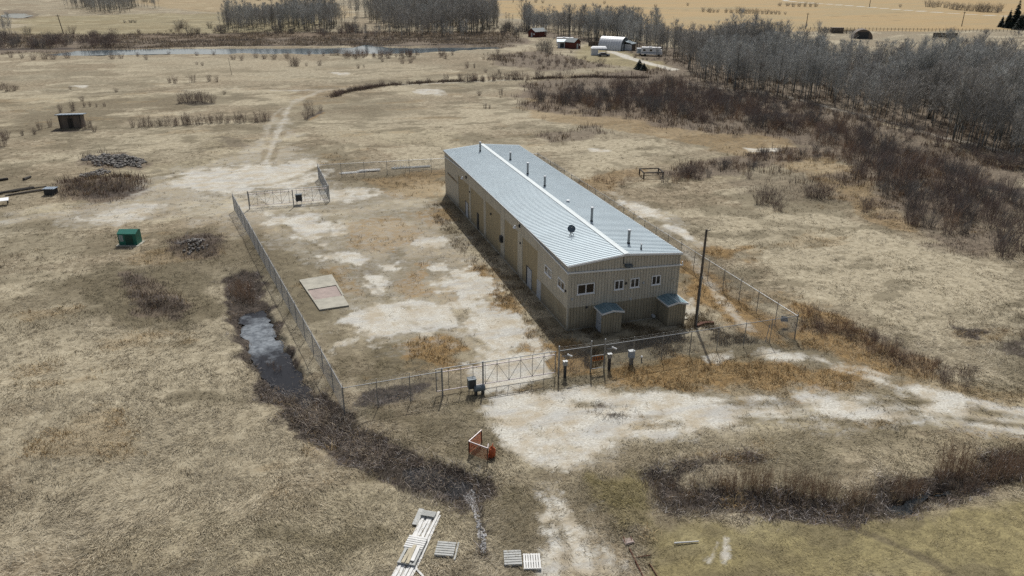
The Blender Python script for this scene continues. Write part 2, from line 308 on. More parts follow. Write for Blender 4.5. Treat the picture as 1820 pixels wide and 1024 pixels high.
# ------------------------------------------------------------------ helpers: meshes, materials, tagging
class MB:
    def __init__(s): s.v = []; s.f = []
    def add(s, V, F):
        o = len(s.v); s.v += [tuple(map(float, p)) for p in V]; s.f += [tuple(i+o for i in f) for f in F]
    def hexa(s, V): s.add(V, [(0,3,2,1),(4,5,6,7),(0,1,5,4),(1,2,6,5),(2,3,7,6),(3,0,4,7)])
    def box(s, x0, x1, y0, y1, z0, z1, T=None):
        V = [(x0,y0,z0),(x1,y0,z0),(x1,y1,z0),(x0,y1,z0),(x0,y0,z1),(x1,y0,z1),(x1,y1,z1),(x0,y1,z1)]
        if T: V = [T(*p) for p in V]
        s.hexa(V)
    def tube(s, p0, p1, r, n=6, r2=None):
        p0 = Vector(p0); p1 = Vector(p1); d = (p1-p0)
        if d.length < 1e-6: return
        d.normalize(); a = d.orthogonal().normalized(); b = d.cross(a); r2 = r if r2 is None else r2
        V = [p0+(a*math.cos(2*math.pi*i/n)+b*math.sin(2*math.pi*i/n))*r for i in range(n)] + \
            [p1+(a*math.cos(2*math.pi*i/n)+b*math.sin(2*math.pi*i/n))*r2 for i in range(n)]
        F = [(i, (i+1) % n, n+(i+1) % n, n+i) for i in range(n)] + [tuple(range(n-1, -1, -1)), tuple(range(n, 2*n))]
        s.add(V, F)
    def path(s, pts, r, n=6, r2=None):
        k = len(pts)-1
        for i in range(k):
            ra = r if r2 is None else r+(r2-r)*i/k; rb = r if r2 is None else r+(r2-r)*(i+1)/k
            s.tube(pts[i], pts[i+1], ra, n, rb)
    def ball(s, c, rx, ry, rz, n=8, k=6, jit=0):
        V = []; F = []
        for j in range(k+1):
            th = math.pi*j/k
            for i in range(n):
                q = 1+random.uniform(-jit, jit); ph = 2*math.pi*i/n
                V.append((c[0]+rx*q*math.sin(th)*math.cos(ph), c[1]+ry*q*math.sin(th)*math.sin(ph), c[2]+rz*q*math.cos(th)))
        for j in range(k):
            for i in range(n): F.append((j*n+i, j*n+(i+1) % n, (j+1)*n+(i+1) % n, (j+1)*n+i))
        s.add(V, F)
    def prism(s, poly, T, d0, d1):
        """poly of (a,b) extruded from d0 to d1; T maps (a,b,d) to a point"""
        n = len(poly); V = [T(a, b, d0) for a, b in poly]+[T(a, b, d1) for a, b in poly]
        F = [tuple(range(n-1, -1, -1)), tuple(range(n, 2*n))]+[(i, (i+1) % n, n+(i+1) % n, n+i) for i in range(n)]
        s.add(V, F)
    def build(s, name, mat, parent=None):
        me = bpy.data.meshes.new(name); me.from_pydata(s.v, [], s.f); me.update()
        if mat: me.materials.append(mat)
        o = bpy.data.objects.new(name, me); col.objects.link(o)
        if parent: o.parent = parent
        return o
def mesh_np(name, V, F, mat, colors=None, parent=None, smooth=False, link=True):
    me = bpy.data.meshes.new(name); nv, (nf, k) = len(V), F.shape
    me.vertices.add(nv); me.vertices.foreach_set('co', np.ascontiguousarray(V, np.float32).ravel())
    me.loops.add(nf*k); me.loops.foreach_set('vertex_index', np.ascontiguousarray(F, np.int32).ravel())
    me.polygons.add(nf); me.polygons.foreach_set('loop_start', np.arange(0, nf*k, k, dtype=np.int32))
    if smooth: me.polygons.foreach_set('use_smooth', np.ones(nf, bool))
    me.update(calc_edges=True)
    for nm, c in (colors or {}).items():
        a = me.color_attributes.new(nm, 'FLOAT_COLOR', 'POINT')
        if c.shape[1] == 3: c = np.concatenate([c, np.ones((len(c), 1))], 1)
        a.data.foreach_set('color', np.ascontiguousarray(c, np.float32).ravel())
    me.materials.append(mat)
    if not link: return me
    o = bpy.data.objects.new(name, me); col.objects.link(o)
    if parent: o.parent = parent
    return o
def tag(o, label=None, cat=None, group=None, kind=None):
    if label: o['label'] = label
    if cat: o['category'] = cat
    if group: o['group'] = group
    if kind: o['kind'] = kind
    return o
def thing(name, label, cat, loc=(0,0,0), rz=0.0, group=None):
    o = bpy.data.objects.new(name, None); col.objects.link(o); o.empty_display_size = .3
    o.location = loc; o.rotation_euler = (0, 0, rz)
    return tag(o, label, cat, group)
def dup(root, loc, rz, label=None, scale=None, group=None):
    r = root.copy(); col.objects.link(r); r.location = loc; r.rotation_euler = (0, 0, rz)
    if scale is not None: r.scale = scale
    if label: r['label'] = label
    if group: r['group'] = group
    for ch in list(root.children):
        c = ch.copy(); col.objects.link(c); c.parent = r
        for g in list(ch.children):
            d = g.copy(); col.objects.link(d); d.parent = c
    return r

class N:
    """small node helper"""
    def __init__(s, name):
        s.m = bpy.data.materials.new(name); s.m.use_nodes = True; s.t = s.m.node_tree
        s.b = s.t.nodes['Principled BSDF']; s.pos = None
    def link(s, a, b): s.t.links.new(a, b)
    def new(s, k): return s.t.nodes.new(k)
    def val(s, sock, v):
        if hasattr(v, 'links') or isinstance(v, bpy.types.NodeSocket): s.link(v, sock)
        else:
            if isinstance(v, tuple) and len(v) == 3 and sock.type == 'RGBA': v = v+(1,)
            sock.default_value = v
    def coord(s, kind='Position'):
        if kind == 'Position': return s.new('ShaderNodeNewGeometry').outputs['Position']
        return s.new('ShaderNodeTexCoord').outputs[kind]
    def mapping(s, v, scale=(1,1,1), rot=(0,0,0)):
        n = s.new('ShaderNodeMapping'); s.link(v, n.inputs[0]); n.inputs['Scale'].default_value = scale; n.inputs['Rotation'].default_value = rot
        return n.outputs[0]
    def noise(s, v, scale, detail=4, rough=.55, dist=0):
        n = s.new('ShaderNodeTexNoise'); s.link(v, n.inputs['Vector']); n.inputs['Scale'].default_value = scale
        n.inputs['Detail'].default_value = detail; n.inputs['Roughness'].default_value = rough; n.inputs['Distortion'].default_value = dist
        return n.outputs[0]
    def math(s, op, a, b=None, c=None, clamp=False):
        n = s.new('ShaderNodeMath'); n.operation = op; n.use_clamp = clamp
        for i, q in enumerate((a, b, c)):
            if q is not None: s.val(n.inputs[i], q)
        return n.outputs[0]
    def rng(s, v, a, b, c=0., d=1.):
        n = s.new('ShaderNodeMapRange'); n.clamp = True; s.val(n.inputs[0], v)
        for i, q in enumerate((a, b, c, d)): n.inputs[i+1].default_value = q
        return n.outputs[0]
    def mix(s, f, a, b, mode='MIX'):
        n = s.new('ShaderNodeMix'); n.data_type = 'RGBA'; n.blend_type = mode
        s.val(n.inputs[0], f); s.val(n.inputs[6], a); s.val(n.inputs[7], b); return n.outputs[2]
    def attr(s, name):
        n = s.new('ShaderNodeAttribute'); n.attribute_name = name; return n
    def sep(s, v):
        n = s.new('ShaderNodeSeparateColor'); s.link(v, n.inputs[0]); return n.outputs
    def bump(s, h, strength, dist):
        n = s.new('ShaderNodeBump'); s.link(h, n.inputs['Height']); n.inputs['Strength'].default_value = strength; n.inputs['Distance'].default_value = dist
        s.link(n.outputs[0], s.b.inputs['Normal'])
    def set(s, **k):
        for a, v in k.items(): s.val(s.b.inputs[a.replace('_', ' ')], v)
        return s
def mat(name, c, rough=.7, metal=0., var=.18, scale=3., bump=0., dirt=None, spec=.4, streak=False, splash=None):
    n = N(name); p = n.coord('Object')
    v = n.mapping(p, (scale, scale, scale*(.15 if streak else 1)))
    t = n.noise(v, 1, 5, .65)
    lo = tuple(q*(1-var*1.6) for q in c); hi = tuple(min(1, q*(1+var)) for q in c)
    cc = n.mix(n.rng(t, .25, .75), lo, hi)
    if dirt:
        t2 = n.noise(n.mapping(p, (scale*.4, scale*.4, scale*.25)), 1, 6, .7)
        cc = n.mix(n.rng(t2, .5, .75, 0, .6), cc, dirt)
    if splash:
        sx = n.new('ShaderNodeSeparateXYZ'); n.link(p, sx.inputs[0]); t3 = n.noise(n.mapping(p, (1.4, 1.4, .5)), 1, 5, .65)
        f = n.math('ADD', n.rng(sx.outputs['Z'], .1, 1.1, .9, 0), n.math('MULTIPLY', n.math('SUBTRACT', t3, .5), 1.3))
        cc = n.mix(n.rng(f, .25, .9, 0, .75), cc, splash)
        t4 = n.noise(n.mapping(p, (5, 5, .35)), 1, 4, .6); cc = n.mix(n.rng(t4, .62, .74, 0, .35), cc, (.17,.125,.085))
    n.set(Base_Color=cc, Roughness=rough, Metallic=metal, Specular_IOR_Level=spec)
    if bump: n.bump(t, bump, .02)
    return n.m
def attr_mat(name, rough=.9, spec=.15, var=.25, trans=0.):
    n = N(name); a = n.attr('col')
    t = n.noise(n.coord(), 1.3, 3, .6)
    cc = n.mix(1.0, a.outputs['Color'], n.mix(n.rng(t, .3, .7), (1-var,)*3, (1+var,)*3), 'MULTIPLY')
    n.set(Base_Color=cc, Roughness=rough, Specular_IOR_Level=spec)
    return n.m

M = {
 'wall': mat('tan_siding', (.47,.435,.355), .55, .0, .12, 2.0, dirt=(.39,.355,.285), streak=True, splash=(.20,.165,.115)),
 'skirt': mat('lower_tan_siding', (.30,.262,.185), .55, .0, .10, 2.0, dirt=(.24,.205,.14), streak=True, splash=(.20,.165,.115)),  # tan lower band, its colour also darkened for the weaker light low down
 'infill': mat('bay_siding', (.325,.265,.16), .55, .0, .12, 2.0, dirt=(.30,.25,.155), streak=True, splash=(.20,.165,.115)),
 'roof': mat('galvanised_roof', (.335,.40,.43), .5, .15, .07, .5, dirt=(.29,.35,.38)),
 'ridge': mat('ridge_metal', (.43,.47,.475), .6, .1, .06, 2),
 'trim': mat('white_trim', (.66,.67,.66), .5, 0, .08, 3),
 'frame': mat('window_white', (.74,.75,.75), .5, 0, .05, 3),
 'porchroof': mat('porch_metal', (.19,.28,.31), .4, .2, .12, 1),
 'glass': mat('dark_glass', (.018,.02,.022), .06, 0, .5, 2.5, spec=.6),
 'door': mat('pale_door', (.40,.42,.44), .5, 0, .08, 2),
 'dark': mat('dark_grey', (.035,.037,.04), .6, 0, .2, 3),
 'conc': mat('concrete', (.35,.33,.27), .9, 0, .2, 1.2, .3, dirt=(.25,.22,.165)),
 'pinkc': mat('rusty_cover', (.30,.235,.205), .8, 0, .18, 1.5, .2, dirt=(.20,.165,.14)),
 'galv': mat('galvanised_steel', (.27,.28,.285), .45, .55, .12, 4),
 'wire': mat('chain_wire', (.21,.215,.215), .5, .4, .1, 4),
 'pinkrail': mat('gate_pipe', (.52,.46,.45), .45, .35, .12, 4),
 'wood': mat('weathered_pole', (.12,.10,.08), .85, 0, .25, 5, .4, streak=True),
 'greybox': mat('grey_box', (.10,.125,.14), .5, .1, .12, 3),
 'palebox': mat('pale_box', (.45,.47,.47), .5, 0, .1, 3),
 'white': mat('white_paint', (.78,.78,.77), .5, 0, .06, 3),
 'rust': mat('rust', (.12,.05,.03), .85, .1, .3, 5, .2),
 'orange': mat('orange_netting', (.42,.10,.035), .8, 0, .2, 4),
 'signor': mat('orange_sign', (.36,.12,.03), .7, 0, .3, 5, dirt=(.12,.05,.02)),
 'green': mat('green_enamel', (.012,.135,.095), .42, 0, .12, 2, dirt=(.01,.10,.075)),
 'plank': mat('white_plank', (.62,.61,.58), .75, 0, .12, 3, dirt=(.42,.40,.36)),
 'bplank': mat('raw_plank', (.40,.35,.25), .8, 0, .18, 4),
 'gplank': mat('grey_plank', (.40,.40,.375), .85, 0, .16, 4, .2, dirt=(.27,.26,.24)),
 'oldwood': mat('old_wood', (.055,.048,.04), .9, 0, .3, 4, .3),
 'brownw': mat('brown_boards', (.15,.12,.095), .85, 0, .2, 2, streak=True),
 'red': mat('red_boards', (.115,.03,.022), .8, 0, .2, 2, streak=True),
 'shroof': mat('shed_roof', (.10,.125,.13), .6, .1, .15, 1.5),
 'whitem': mat('white_metal', (.58,.59,.60), .4, .1, .06, 1),
 'tyre': mat('tyre', (.02,.02,.02), .9, 0, .2, 3),
 'car': mat('grey_blue_paint', (.10,.12,.16), .3, .3, .08, 2),
 'beige': mat('beige_paint', (.42,.36,.27), .5, 0, .08, 2),
 'rock': mat('field_stone', (.26,.24,.215), .9, 0, .5, 1.8, .3),
 'pstone': mat('pale_stone', (.50,.49,.48), .9, 0, .35, 3, .2),
 'tarp': mat('blue_grey_sheet', (.26,.31,.36), .4, 0, .2, 2),
 'bark': mat('aspen_bark', (.17,.165,.145), .9, 0, .35, 1.5, streak=False),
 'twig': mat('aspen_twigs', (.41,.405,.375), .9, 0, .35, .2),
 'twig2': mat('brown_twigs', (.34,.322,.29), .9, 0, .35, .2),
 'willow': mat('willow_stems', (.235,.18,.152), .9, 0, .4, .25),
 'willowred': mat('red_willow_stems', (.30,.20,.13), .9, 0, .3, 1.0),
 'willowgrey': mat('grey_willow_stems', (.20,.182,.165), .9, 0, .4, .25),
 'spruce': mat('spruce_needles', (.016,.028,.018), .8, 0, .5, 1.2),
 'weed': attr_mat('dead_stems'),
}

# ------------------------------------------------------------------ ground
def ground_material():
    n = N('prairie_ground'); p = n.coord()
    A = n.attr('ma'); B = n.attr('mb'); a = n.sep(A.outputs['Color']); b = n.sep(B.outputs['Color'])
    g, d, o, mu = a[0], a[1], a[2], A.outputs['Alpha']
    st, sh, ol, pa = b[0], b[1], b[2], B.outputs['Alpha']
    warp = n.new('ShaderNodeVectorMath'); warp.operation = 'MULTIPLY_ADD'
    nz = n.new('ShaderNodeTexNoise'); n.link(p, nz.inputs['Vector']); nz.inputs['Scale'].default_value = .35; nz.inputs['Detail'].default_value = 3
    n.link(nz.outputs[1], warp.inputs[0]); warp.inputs[1].default_value = (3, 3, 0); n.link(p, warp.inputs[2])
    pw = warp.outputs[0]
    n1 = n.noise(p, .11, 5, .6); n2 = n.noise(p, 1.1, 8, .68); n3 = n.noise(p, 6.0, 5, .7); n4 = n.noise(p, .035, 4, .55)
    fib = n.noise(n.mapping(pw, (1.3, 5.5, 1), (0, 0, .5)), 1, 5, .65)
    fine = n.math('ADD', n.math('MULTIPLY', n2, .45), n.math('ADD', n.math('MULTIPLY', n3, .25), n.math('MULTIPLY', fib, .30)))
    base = n.mix(n.rng(fine, .33, .50), (.06,.047,.032), (.215,.172,.112))
    base = n.mix(n.rng(fine, .49, .64), base, (.44,.377,.275))
    base = n.mix(n.rng(n1, .38, .66, 0, .55), base, n.mix(n.rng(fine, .36, .62), (.095,.076,.052), (.29,.236,.155)))
    base = n.mix(n.rng(n4, .42, .62, 0, .45), base, n.mix(n.rng(fine, .36, .62), (.14,.125,.085), (.38,.35,.255)))
    def lay(cur, ch, lo, hi, k=2.2, amt=.9, amp=1.3, top=1.):
        f = n.math('ADD', ch, n.math('MULTIPLY', n.math('SUBTRACT', fine, .5), amp))
        f = n.rng(f, .5-.5/k, .5+.5/k, 0, top)
        f = n.math('MULTIPLY', f, n.rng(ch, .02, .2))
        return n.mix(f, cur, n.mix(n.rng(fine, .36, .62), lo, hi)), f
    base, _ = lay(base, pa, (.20,.165,.105), (.45,.395,.285), 1.6)
    base, _ = lay(base, st, (.26,.18,.085), (.40,.287,.145), 1.5, top=.92)
    fs = n.noise(n.mapping(p, (.006, .03, 1), (0, 0, .15)), 1, 5, .6)
    base = n.mix(n.math('MULTIPLY', st, n.rng(fs, .45, .62, 0, .65)), base, (.27,.225,.135)); base = n.mix(n.math('MULTIPLY', st, n.rng(fs, .30, .42, .5, 0)), base, (.33,.23,.115))
    base, _ = lay(base, ol, (.09,.08,.03), (.30,.25,.105), 1.4, top=.8)
    base, _ = lay(base, d, (.05,.041,.026), (.165,.137,.085), 1.7, top=.85)
    base, _ = lay(base, o, (.11,.066,.026), (.30,.195,.085), 1.7, top=.9)
    base, _ = lay(base, sh, (.055,.043,.034), (.19,.148,.108), 1.6, top=.85)
    base, _ = lay(base, mu, (.014,.012,.011), (.085,.066,.054), 2.2, top=.95)
    gcol_lo, gcol_hi = (.31,.285,.235), (.64,.62,.55)
    f = n.math('ADD', g, n.math('MULTIPLY', n.math('SUBTRACT', fine, .5), -1.9))
    f = n.math('MULTIPLY', n.rng(f, .30, .80), n.rng(g, .02, .2))
    gg = n.mix(n.rng(n3, .3, .7), gcol_lo, gcol_hi)
    gg = n.mix(n.rng(n.noise(p, .5, 5, .65), .42, .62, 0, .75), gg, (.36,.30,.21))
    gg = n.mix(n.rng(n.noise(n.mapping(p, (.16, .55, 1), (0, 0, .25)), 1, 5, .6), .48, .62, 0, .6), gg, (.37,.365,.345))
    gg = n.mix(n.rng(n.noise(p, 2.6, 4, .6), .62, .70, 0, .75), gg, (.15,.125,.09))
    base = n.mix(f, base, gg)
    n.set(Base_Color=base, Roughness=.95, Specular_IOR_Level=.12)
    n.bump(fine, .85, .16)
    return n.m
def build_ground():
    ph = np.concatenate([np.linspace(60, 12, 480), np.linspace(12, .62, 330)[1:]])
    r = CAM[2]/np.tan(np.radians(ph))
    fine = np.radians(np.linspace(-54, 54, 1000)); coarse = np.radians(np.linspace(54, 306, 84)[1:-1])
    th = np.concatenate([fine, coarse]) + YAW; nt_, nr = len(th), len(r)
    X = CAM[0]+np.outer(r, np.sin(th)); Y = CAM[1]+np.outer(r, np.cos(th))
    x = np.append(X.ravel(), CAM[0]); y = np.append(Y.ravel(), CAM[1])
    z = hfun(x, y); mk = masks(x, y)
    V = np.stack([x, y, z], 1)
    i = np.arange(nr-1)[:, None]*nt_; j = np.arange(nt_)[None, :]; j2 = (j+1) % nt_
    F = np.stack([i+j, i+nt_+j, i+nt_+j2, i+j2], -1).reshape(-1, 4)
    o = mesh_np('ground', V, F, ground_material(), {'ma': mk[:4].T, 'mb': mk[4:].T}, smooth=True)
    tag(o, 'wide flat prairie of dead straw grass with pale bare soil', None, None, 'structure')
    MBc = MB(); ring = V[:nt_]
    MBc.add(list(ring)+[V[-1]], [(k, (k+1) % nt_, nt_) for k in range(nt_)])
    c = MBc.build('ground_patch', o.data.materials[0]); tag(c, 'dead grass straight below the viewpoint', None, None, 'structure')
build_ground()

# ------------------------------------------------------------------ water
def water_mat(name, c, rough, bumps, spec=.5):
    n = N(name); p = n.coord(); t = n.noise(n.mapping(p, (1, 2.2, 1)), bumps, 4, .6)
    n.set(Base_Color=c, Roughness=rough, IOR=1.33, Specular_IOR_Level=spec); n.bump(t, .12, .05); return n.m
def ice_mat():
    n = N('ditch_water_with_ice'); p = n.coord(); c0 = G(462, 590); c1 = G(455, 555)
    t = n.noise(p, .55, 6, .68); t2 = n.noise(p, 2.5, 5, .65)
    d = n.new('ShaderNodeVectorMath'); d.operation = 'DISTANCE'; n.link(p, d.inputs[0]); d.inputs[1].default_value = (c0[0], c0[1], -.5)
    f = n.math('ADD', n.rng(d.outputs['Value'], 6.0, 2.0), n.math('MULTIPLY', n.math('SUBTRACT', t, .5), 2.6))
    f = n.rng(f, .25, .95)
    ice = n.mix(n.rng(t2, .35, .65), (.085,.097,.11), (.215,.235,.25))
    n.set(Base_Color=n.mix(f, (.013,.014,.017), ice), Roughness=n.rng(f, 0, 1, .08, .32), IOR=1.33, Specular_IOR_Level=.22); n.bump(t2, .08, .04); return n.m
wm = water_mat('river_water', (.055,.08,.095), .1, .6)
def sheet(name, key, z, m, label, grow=.6):
    P = WPOLY[key]; c = P.mean(0); Q = c+(P-c)*(1+0) ; b = MB()
    d = P-c; L = np.linalg.norm(d, axis=1, keepdims=True); Q = P+d/L*grow
    if grow < 1.4:      # ragged shoreline
        T_ = []
        for i in range(len(Q)):
            a, e = Q[i], Q[(i+1) % len(Q)]; k = max(1, int(np.linalg.norm(e-a)/.22))
            for j in range(k): T_.append(a+(e-a)*j/k)
        Q = np.array(T_); Q = Q + np.stack([fbm(Q[:, 0], Q[:, 1], 1.3, 4, 71, .65)-.5, fbm(Q[:, 0], Q[:, 1], 1.3, 4, 72, .65)-.5], 1)*1.9
    b.add([(q[0], q[1], z) for q in Q], [tuple(range(len(Q)))])
    o = b.build(name, m); tag(o, label, None, None, 'structure'); return o
sheet('river', 'river', -.45, wm, 'narrow pale blue river beyond the field', 1.5)
sheet('pond', 'pond', -.3, wm, 'small bright pond in the far left field', 2.0)
sheet('ditch_water', 'ditch_water', -.50, ice_mat(), 'dark ditch water with grey melting ice beside the fence', 1.1)
sheet('ditch_pool', 'ditch_pool', -.50, water_mat('pool_water', (.008,.009,.011), .12, 1.8, .2), 'black pool at the near end of the left ditch', .9)
sheet('puddle', 'puddle', -.50, water_mat('puddle_water', (.02,.025,.028), .12, 1.5), 'strip of open water in right hand ditch', .7)

# ------------------------------------------------------------------ grass and weeds (uncountable)
def blades(P, n, L, wd, lean, up, cols, jitter=.12, dirn=None, seg2=True):
    """P (k,3) tuft centres; n blades each; arrays L, lean, up per tuft"""
    k = len(P); idx = np.repeat(np.arange(k), n); N_ = k*n
    ang = rng.uniform(0, 2*np.pi, N_)
    if dirn is not None: ang = dirn[idx]+rng.normal(0, .75, N_)
    dx, dy = np.cos(ang), np.sin(ang)
    l = L[idx]*rng.uniform(.55, 1.2, N_); ln = lean[idx]*rng.uniform(.5, 1.4, N_); u = up[idx]*rng.uniform(.6, 1.3, N_)
    b = P[idx]+np.stack([rng.normal(0, jitter, N_), rng.normal(0, jitter, N_), np.full(N_, -.03)], 1)
    a2 = rng.uniform(0, np.pi, N_); sx, sy = np.cos(a2)*wd[idx]*.5, np.sin(a2)*wd[idx]*.5
    S = np.stack([sx, sy, np.zeros(N_)], 1)
    mid = b+np.stack([dx*l*ln*.35, dy*l*ln*.35, l*u*.65], 1)
    tip = b+np.stack([dx*l*ln, dy*l*ln, l*u], 1)
    V = np.stack([b-S, b+S, mid-S*.8, mid+S*.8, tip], 1).reshape(-1, 3)
    o = np.arange(N_)[:, None]*5
    F = np.concatenate([o+np.array([[0, 1, 3]]), o+np.array([[0, 3, 2]]), o+np.array([[2, 3, 4]])], 0)
    c = cols[idx]*rng.uniform(.72, 1.28, (N_, 1))
    C = np.repeat(c, 5, 0)
    return V, F, C
def scatter_px(n, x0, x1, y0, y1):
    px = rng.uniform(x0, x1, n); py = rng.uniform(y0, y1, n)
    d = FW[None]*FOC + RT[None]*(px-910)[:, None] - UP[None]*(py-512)[:, None]
    t = -CAM[2]/d[:, 2]; return CAM[0]+d[:, 0]*t, CAM[1]+d[:, 1]*t
def clear_of_things(x, y):
    bd = np.maximum(np.maximum(-.1-x, x-BX-.1), np.maximum(-.1-y, y-BL-.1))
    ok = bd > 0
    for x0, x1, y0, y1 in [(2.6,5.0,-2.1,0),(9.2,11.6,-2.4,0)]: ok &= ~((x > x0) & (x < x1) & (y > y0) & (y < y1))
    pad = PG([(532,500),(590,490),(622,545),(568,553)]); ok &= poly_sd(x, y, pad) > .12
    for k in ('river', 'pond', 'ditch_ice', 'puddle'): ok &= poly_sd(x, y, WPOLY[k]) > -.1
    return ok
def grow(name, label, x, y, keep, n, L, wd, lean, up, cols, jitter=.12, dirn=None):
    ok = keep & clear_of_things(x, y); x, y = x[ok], y[ok]
    P = np.stack([x, y, hfun(x, y)], 1)
    f = lambda q: np.broadcast_to(np.asarray(q, float), ok.shape)[ok]
    V, F, C = blades(P, n, f(L), f(wd), f(lean), f(up), cols[ok], jitter, None if dirn is None else dirn[ok])
    o = mesh_np(name, V, F, M['weed'], {'col': C}); tag(o, label, None, None, 'stuff'); return o
def pick(cs, k, p=None):
    cs = np.array(cs); return cs[rng.choice(len(cs), k, p=p)]
# matted straw everywhere near
x, y = scatter_px(150000, -40, 1860, 225, 1060); mk = masks(x, y); n_ = len(x)
dist = np.hypot(x-CAM[0], y-CAM[1])
cols = pick([(.40,.343,.25),(.30,.25,.175),(.50,.44,.335),(.20,.162,.11),(.345,.286,.20),(.10,.08,.056)], n_, [.24,.24,.16,.14,.14,.08])
def tint(cols, w_, c, k=.8): w_ = (np.clip(w_, 0, 1)*k)[:, None]; return cols*(1-w_)+np.array(c)*w_*rng.uniform(.7, 1.3, (len(cols), 1))
cols = tint(cols, mk[PAL], (.42,.365,.26), .6); cols = tint(cols, mk[DRK], (.145,.12,.07), .85); cols = tint(cols, mk[OLV], (.23,.19,.075), .7)
cols = tint(cols, mk[OCH], (.34,.24,.12), .8); cols = tint(cols, mk[SHR], (.13,.10,.075), .8); cols = tint(cols, mk[MUD], (.055,.045,.038), .9)
big = fbm(x, y, 14, 3, 55); flow = fbm(x, y, 6, 2, 88)*9+1
keep = rng.uniform(0, 1, n_) > np.clip(mk[GRV]*1.25, 0, .985)
keep &= rng.uniform(0, 1, n_) < np.clip(1.25-dist/150, .12, 1)
keep &= rng.uniform(0, 1, n_) < (.35+1.3*sstep(.35, .6, fbm(x, y, 2.2, 3, 4)))
keep &= ~((poly_sd(x, y, np.array([(-24,-8),(20,-8),(19,58),(-29,47)])) < 0) & (rng.uniform(0, 1, n_) < .55))
mown = poly_sd(x, y, PG([(1165,935),(1400,925),(1560,918),(1830,880),(1900,1040),(1150,1060)]))+(fbm(x, y, 2, 3, 98)-.5)*1.2 < 0
keep &= ~mown | (rng.uniform(0, 1, n_) < .45)
cols = np.where(mown[:, None], cols*.6+np.array((.25,.205,.105))*.4, cols)
sc_ = (1+dist/160)*np.where(mown, .7, 1.)
grow('matted_grass', 'matted straw coloured dead grass covering the field', x, y, keep, 5, rng.uniform(.16, .36, n_)*sc_, .026*sc_, 1.25, rng.uniform(.25, .6, n_), cols, .16, flow)
# tall golden grass
x, y = scatter_px(90000, -40, 1860, 260, 1060); mk = masks(x, y); n_ = len(x); dist = np.hypot(x-CAM[0], y-CAM[1])
keep = rng.uniform(0, 1, n_) < np.clip(mk[OCH]-mk[GRV], 0, 1)*.6*sstep(.30, .6, fbm(x, y, 2.0, 3, 14))*1.2
cols = pick([(.41,.30,.155),(.34,.225,.105),(.47,.36,.20),(.25,.165,.08),(.36,.27,.15)], n_)
grow('tall_golden_grass', 'tall golden brown dead grass in clumps by the fences', x, y, keep, 7, rng.uniform(.28, .62, n_)*np.where(dist > 110, 1.3, 1.), .03*(1+dist/200), .8, rng.uniform(.55, 1.0, n_), cols, .2)
# dark weeds in the ditches
x, y = scatter_px(120000, -40, 1860, 260, 1060); mk = masks(x, y); n_ = len(x); dist = np.hypot(x-CAM[0], y-CAM[1])
wat = poly_sd(x, y, WPOLY['ditch_water']); pool = poly_sd(x, y, WPOLY['ditch_pool'])
keep = rng.uniform(0, 1, n_) < np.clip(mk[MUD], 0, 1)*.62*(.25+sstep(.35, .6, fbm(x, y, 1.6, 3, 34)))*np.where(wat < -.2, np.where(y > G(470, 625)[1], .06, .30), 1.)*np.where(pool < 0, .3, 1.)
cols = pick([(.15,.12,.10),(.085,.07,.062),(.25,.21,.185),(.42,.385,.36),(.23,.16,.085),(.04,.035,.033)], n_, [.22,.20,.20,.14,.12,.12])
grow('ditch_weeds', 'dark dead weeds and cattail litter filling the ditches', x, y, keep, 5, rng.uniform(.22, .62, n_), .03, 1.1, rng.uniform(.3, .9, n_), cols, .18)
# brown scrub litter on the right
x, y = scatter_px(150000, -40, 1860, 95, 700); mk = masks(x, y); n_ = len(x); dist = np.hypot(x-CAM[0], y-CAM[1])
keep = rng.uniform(0, 1, n_) < np.clip(mk[SHR], 0, 1)*np.where(np.hypot(x-CAM[0], y-CAM[1]) < 125, .35, .6)*sstep(.35, .6, fbm(x, y, 6, 3, 24))*1.3
cols = pick([(.20,.16,.135),(.14,.11,.095),(.26,.205,.15),(.21,.135,.09),(.30,.22,.125)], n_)
grow('scrub_undergrowth', 'low brown scrub and dead weeds between the willows', x, y, keep, 6, rng.uniform(.45, 1.1, n_)*np.where(dist < 125, .42, np.clip(.5+dist/250, 0, 1.4)), .03*(1+dist/150), .45, rng.uniform(.8, 1.1, n_), cols, .35)
# weeds in the shade along the long wall
x = rng.uniform(-4.6, -.15, 9000); y = rng.uniform(-3.5, 44, 9000); n_ = len(x)
keep = rng.uniform(0, 1, n_) < .05+.26*sstep(.45, .62, fbm(x, y, 2, 3, 91))
keep &= (masks(x, y)[GRV] < .5)
cols = pick([(.30,.235,.155),(.22,.17,.115),(.37,.31,.215),(.15,.115,.085)], n_)
grow('wall_weeds', 'brown weeds growing along the long wall in shade', x, y, keep, 6, rng.uniform(.22, .55, n_), .03, .7, rng.uniform(.5, 1., n_), cols, .15)
x = rng.uniform(-1, 16, 6000); y = rng.uniform(-7.5, -.3, 6000); n_ = len(x); keep = rng.uniform(0, 1, n_) < sstep(.42, .62, fbm(x, y, 2.2, 3, 93))
cols = pick([(.20,.15,.085),(.13,.095,.055),(.26,.20,.12),(.08,.06,.04)], n_)
grow('yard_weeds', 'brown weeds in front of the end wall', x, y, keep, 6, rng.uniform(.2, .5, n_), .028, .7, rng.uniform(.5, 1., n_), cols, .15)

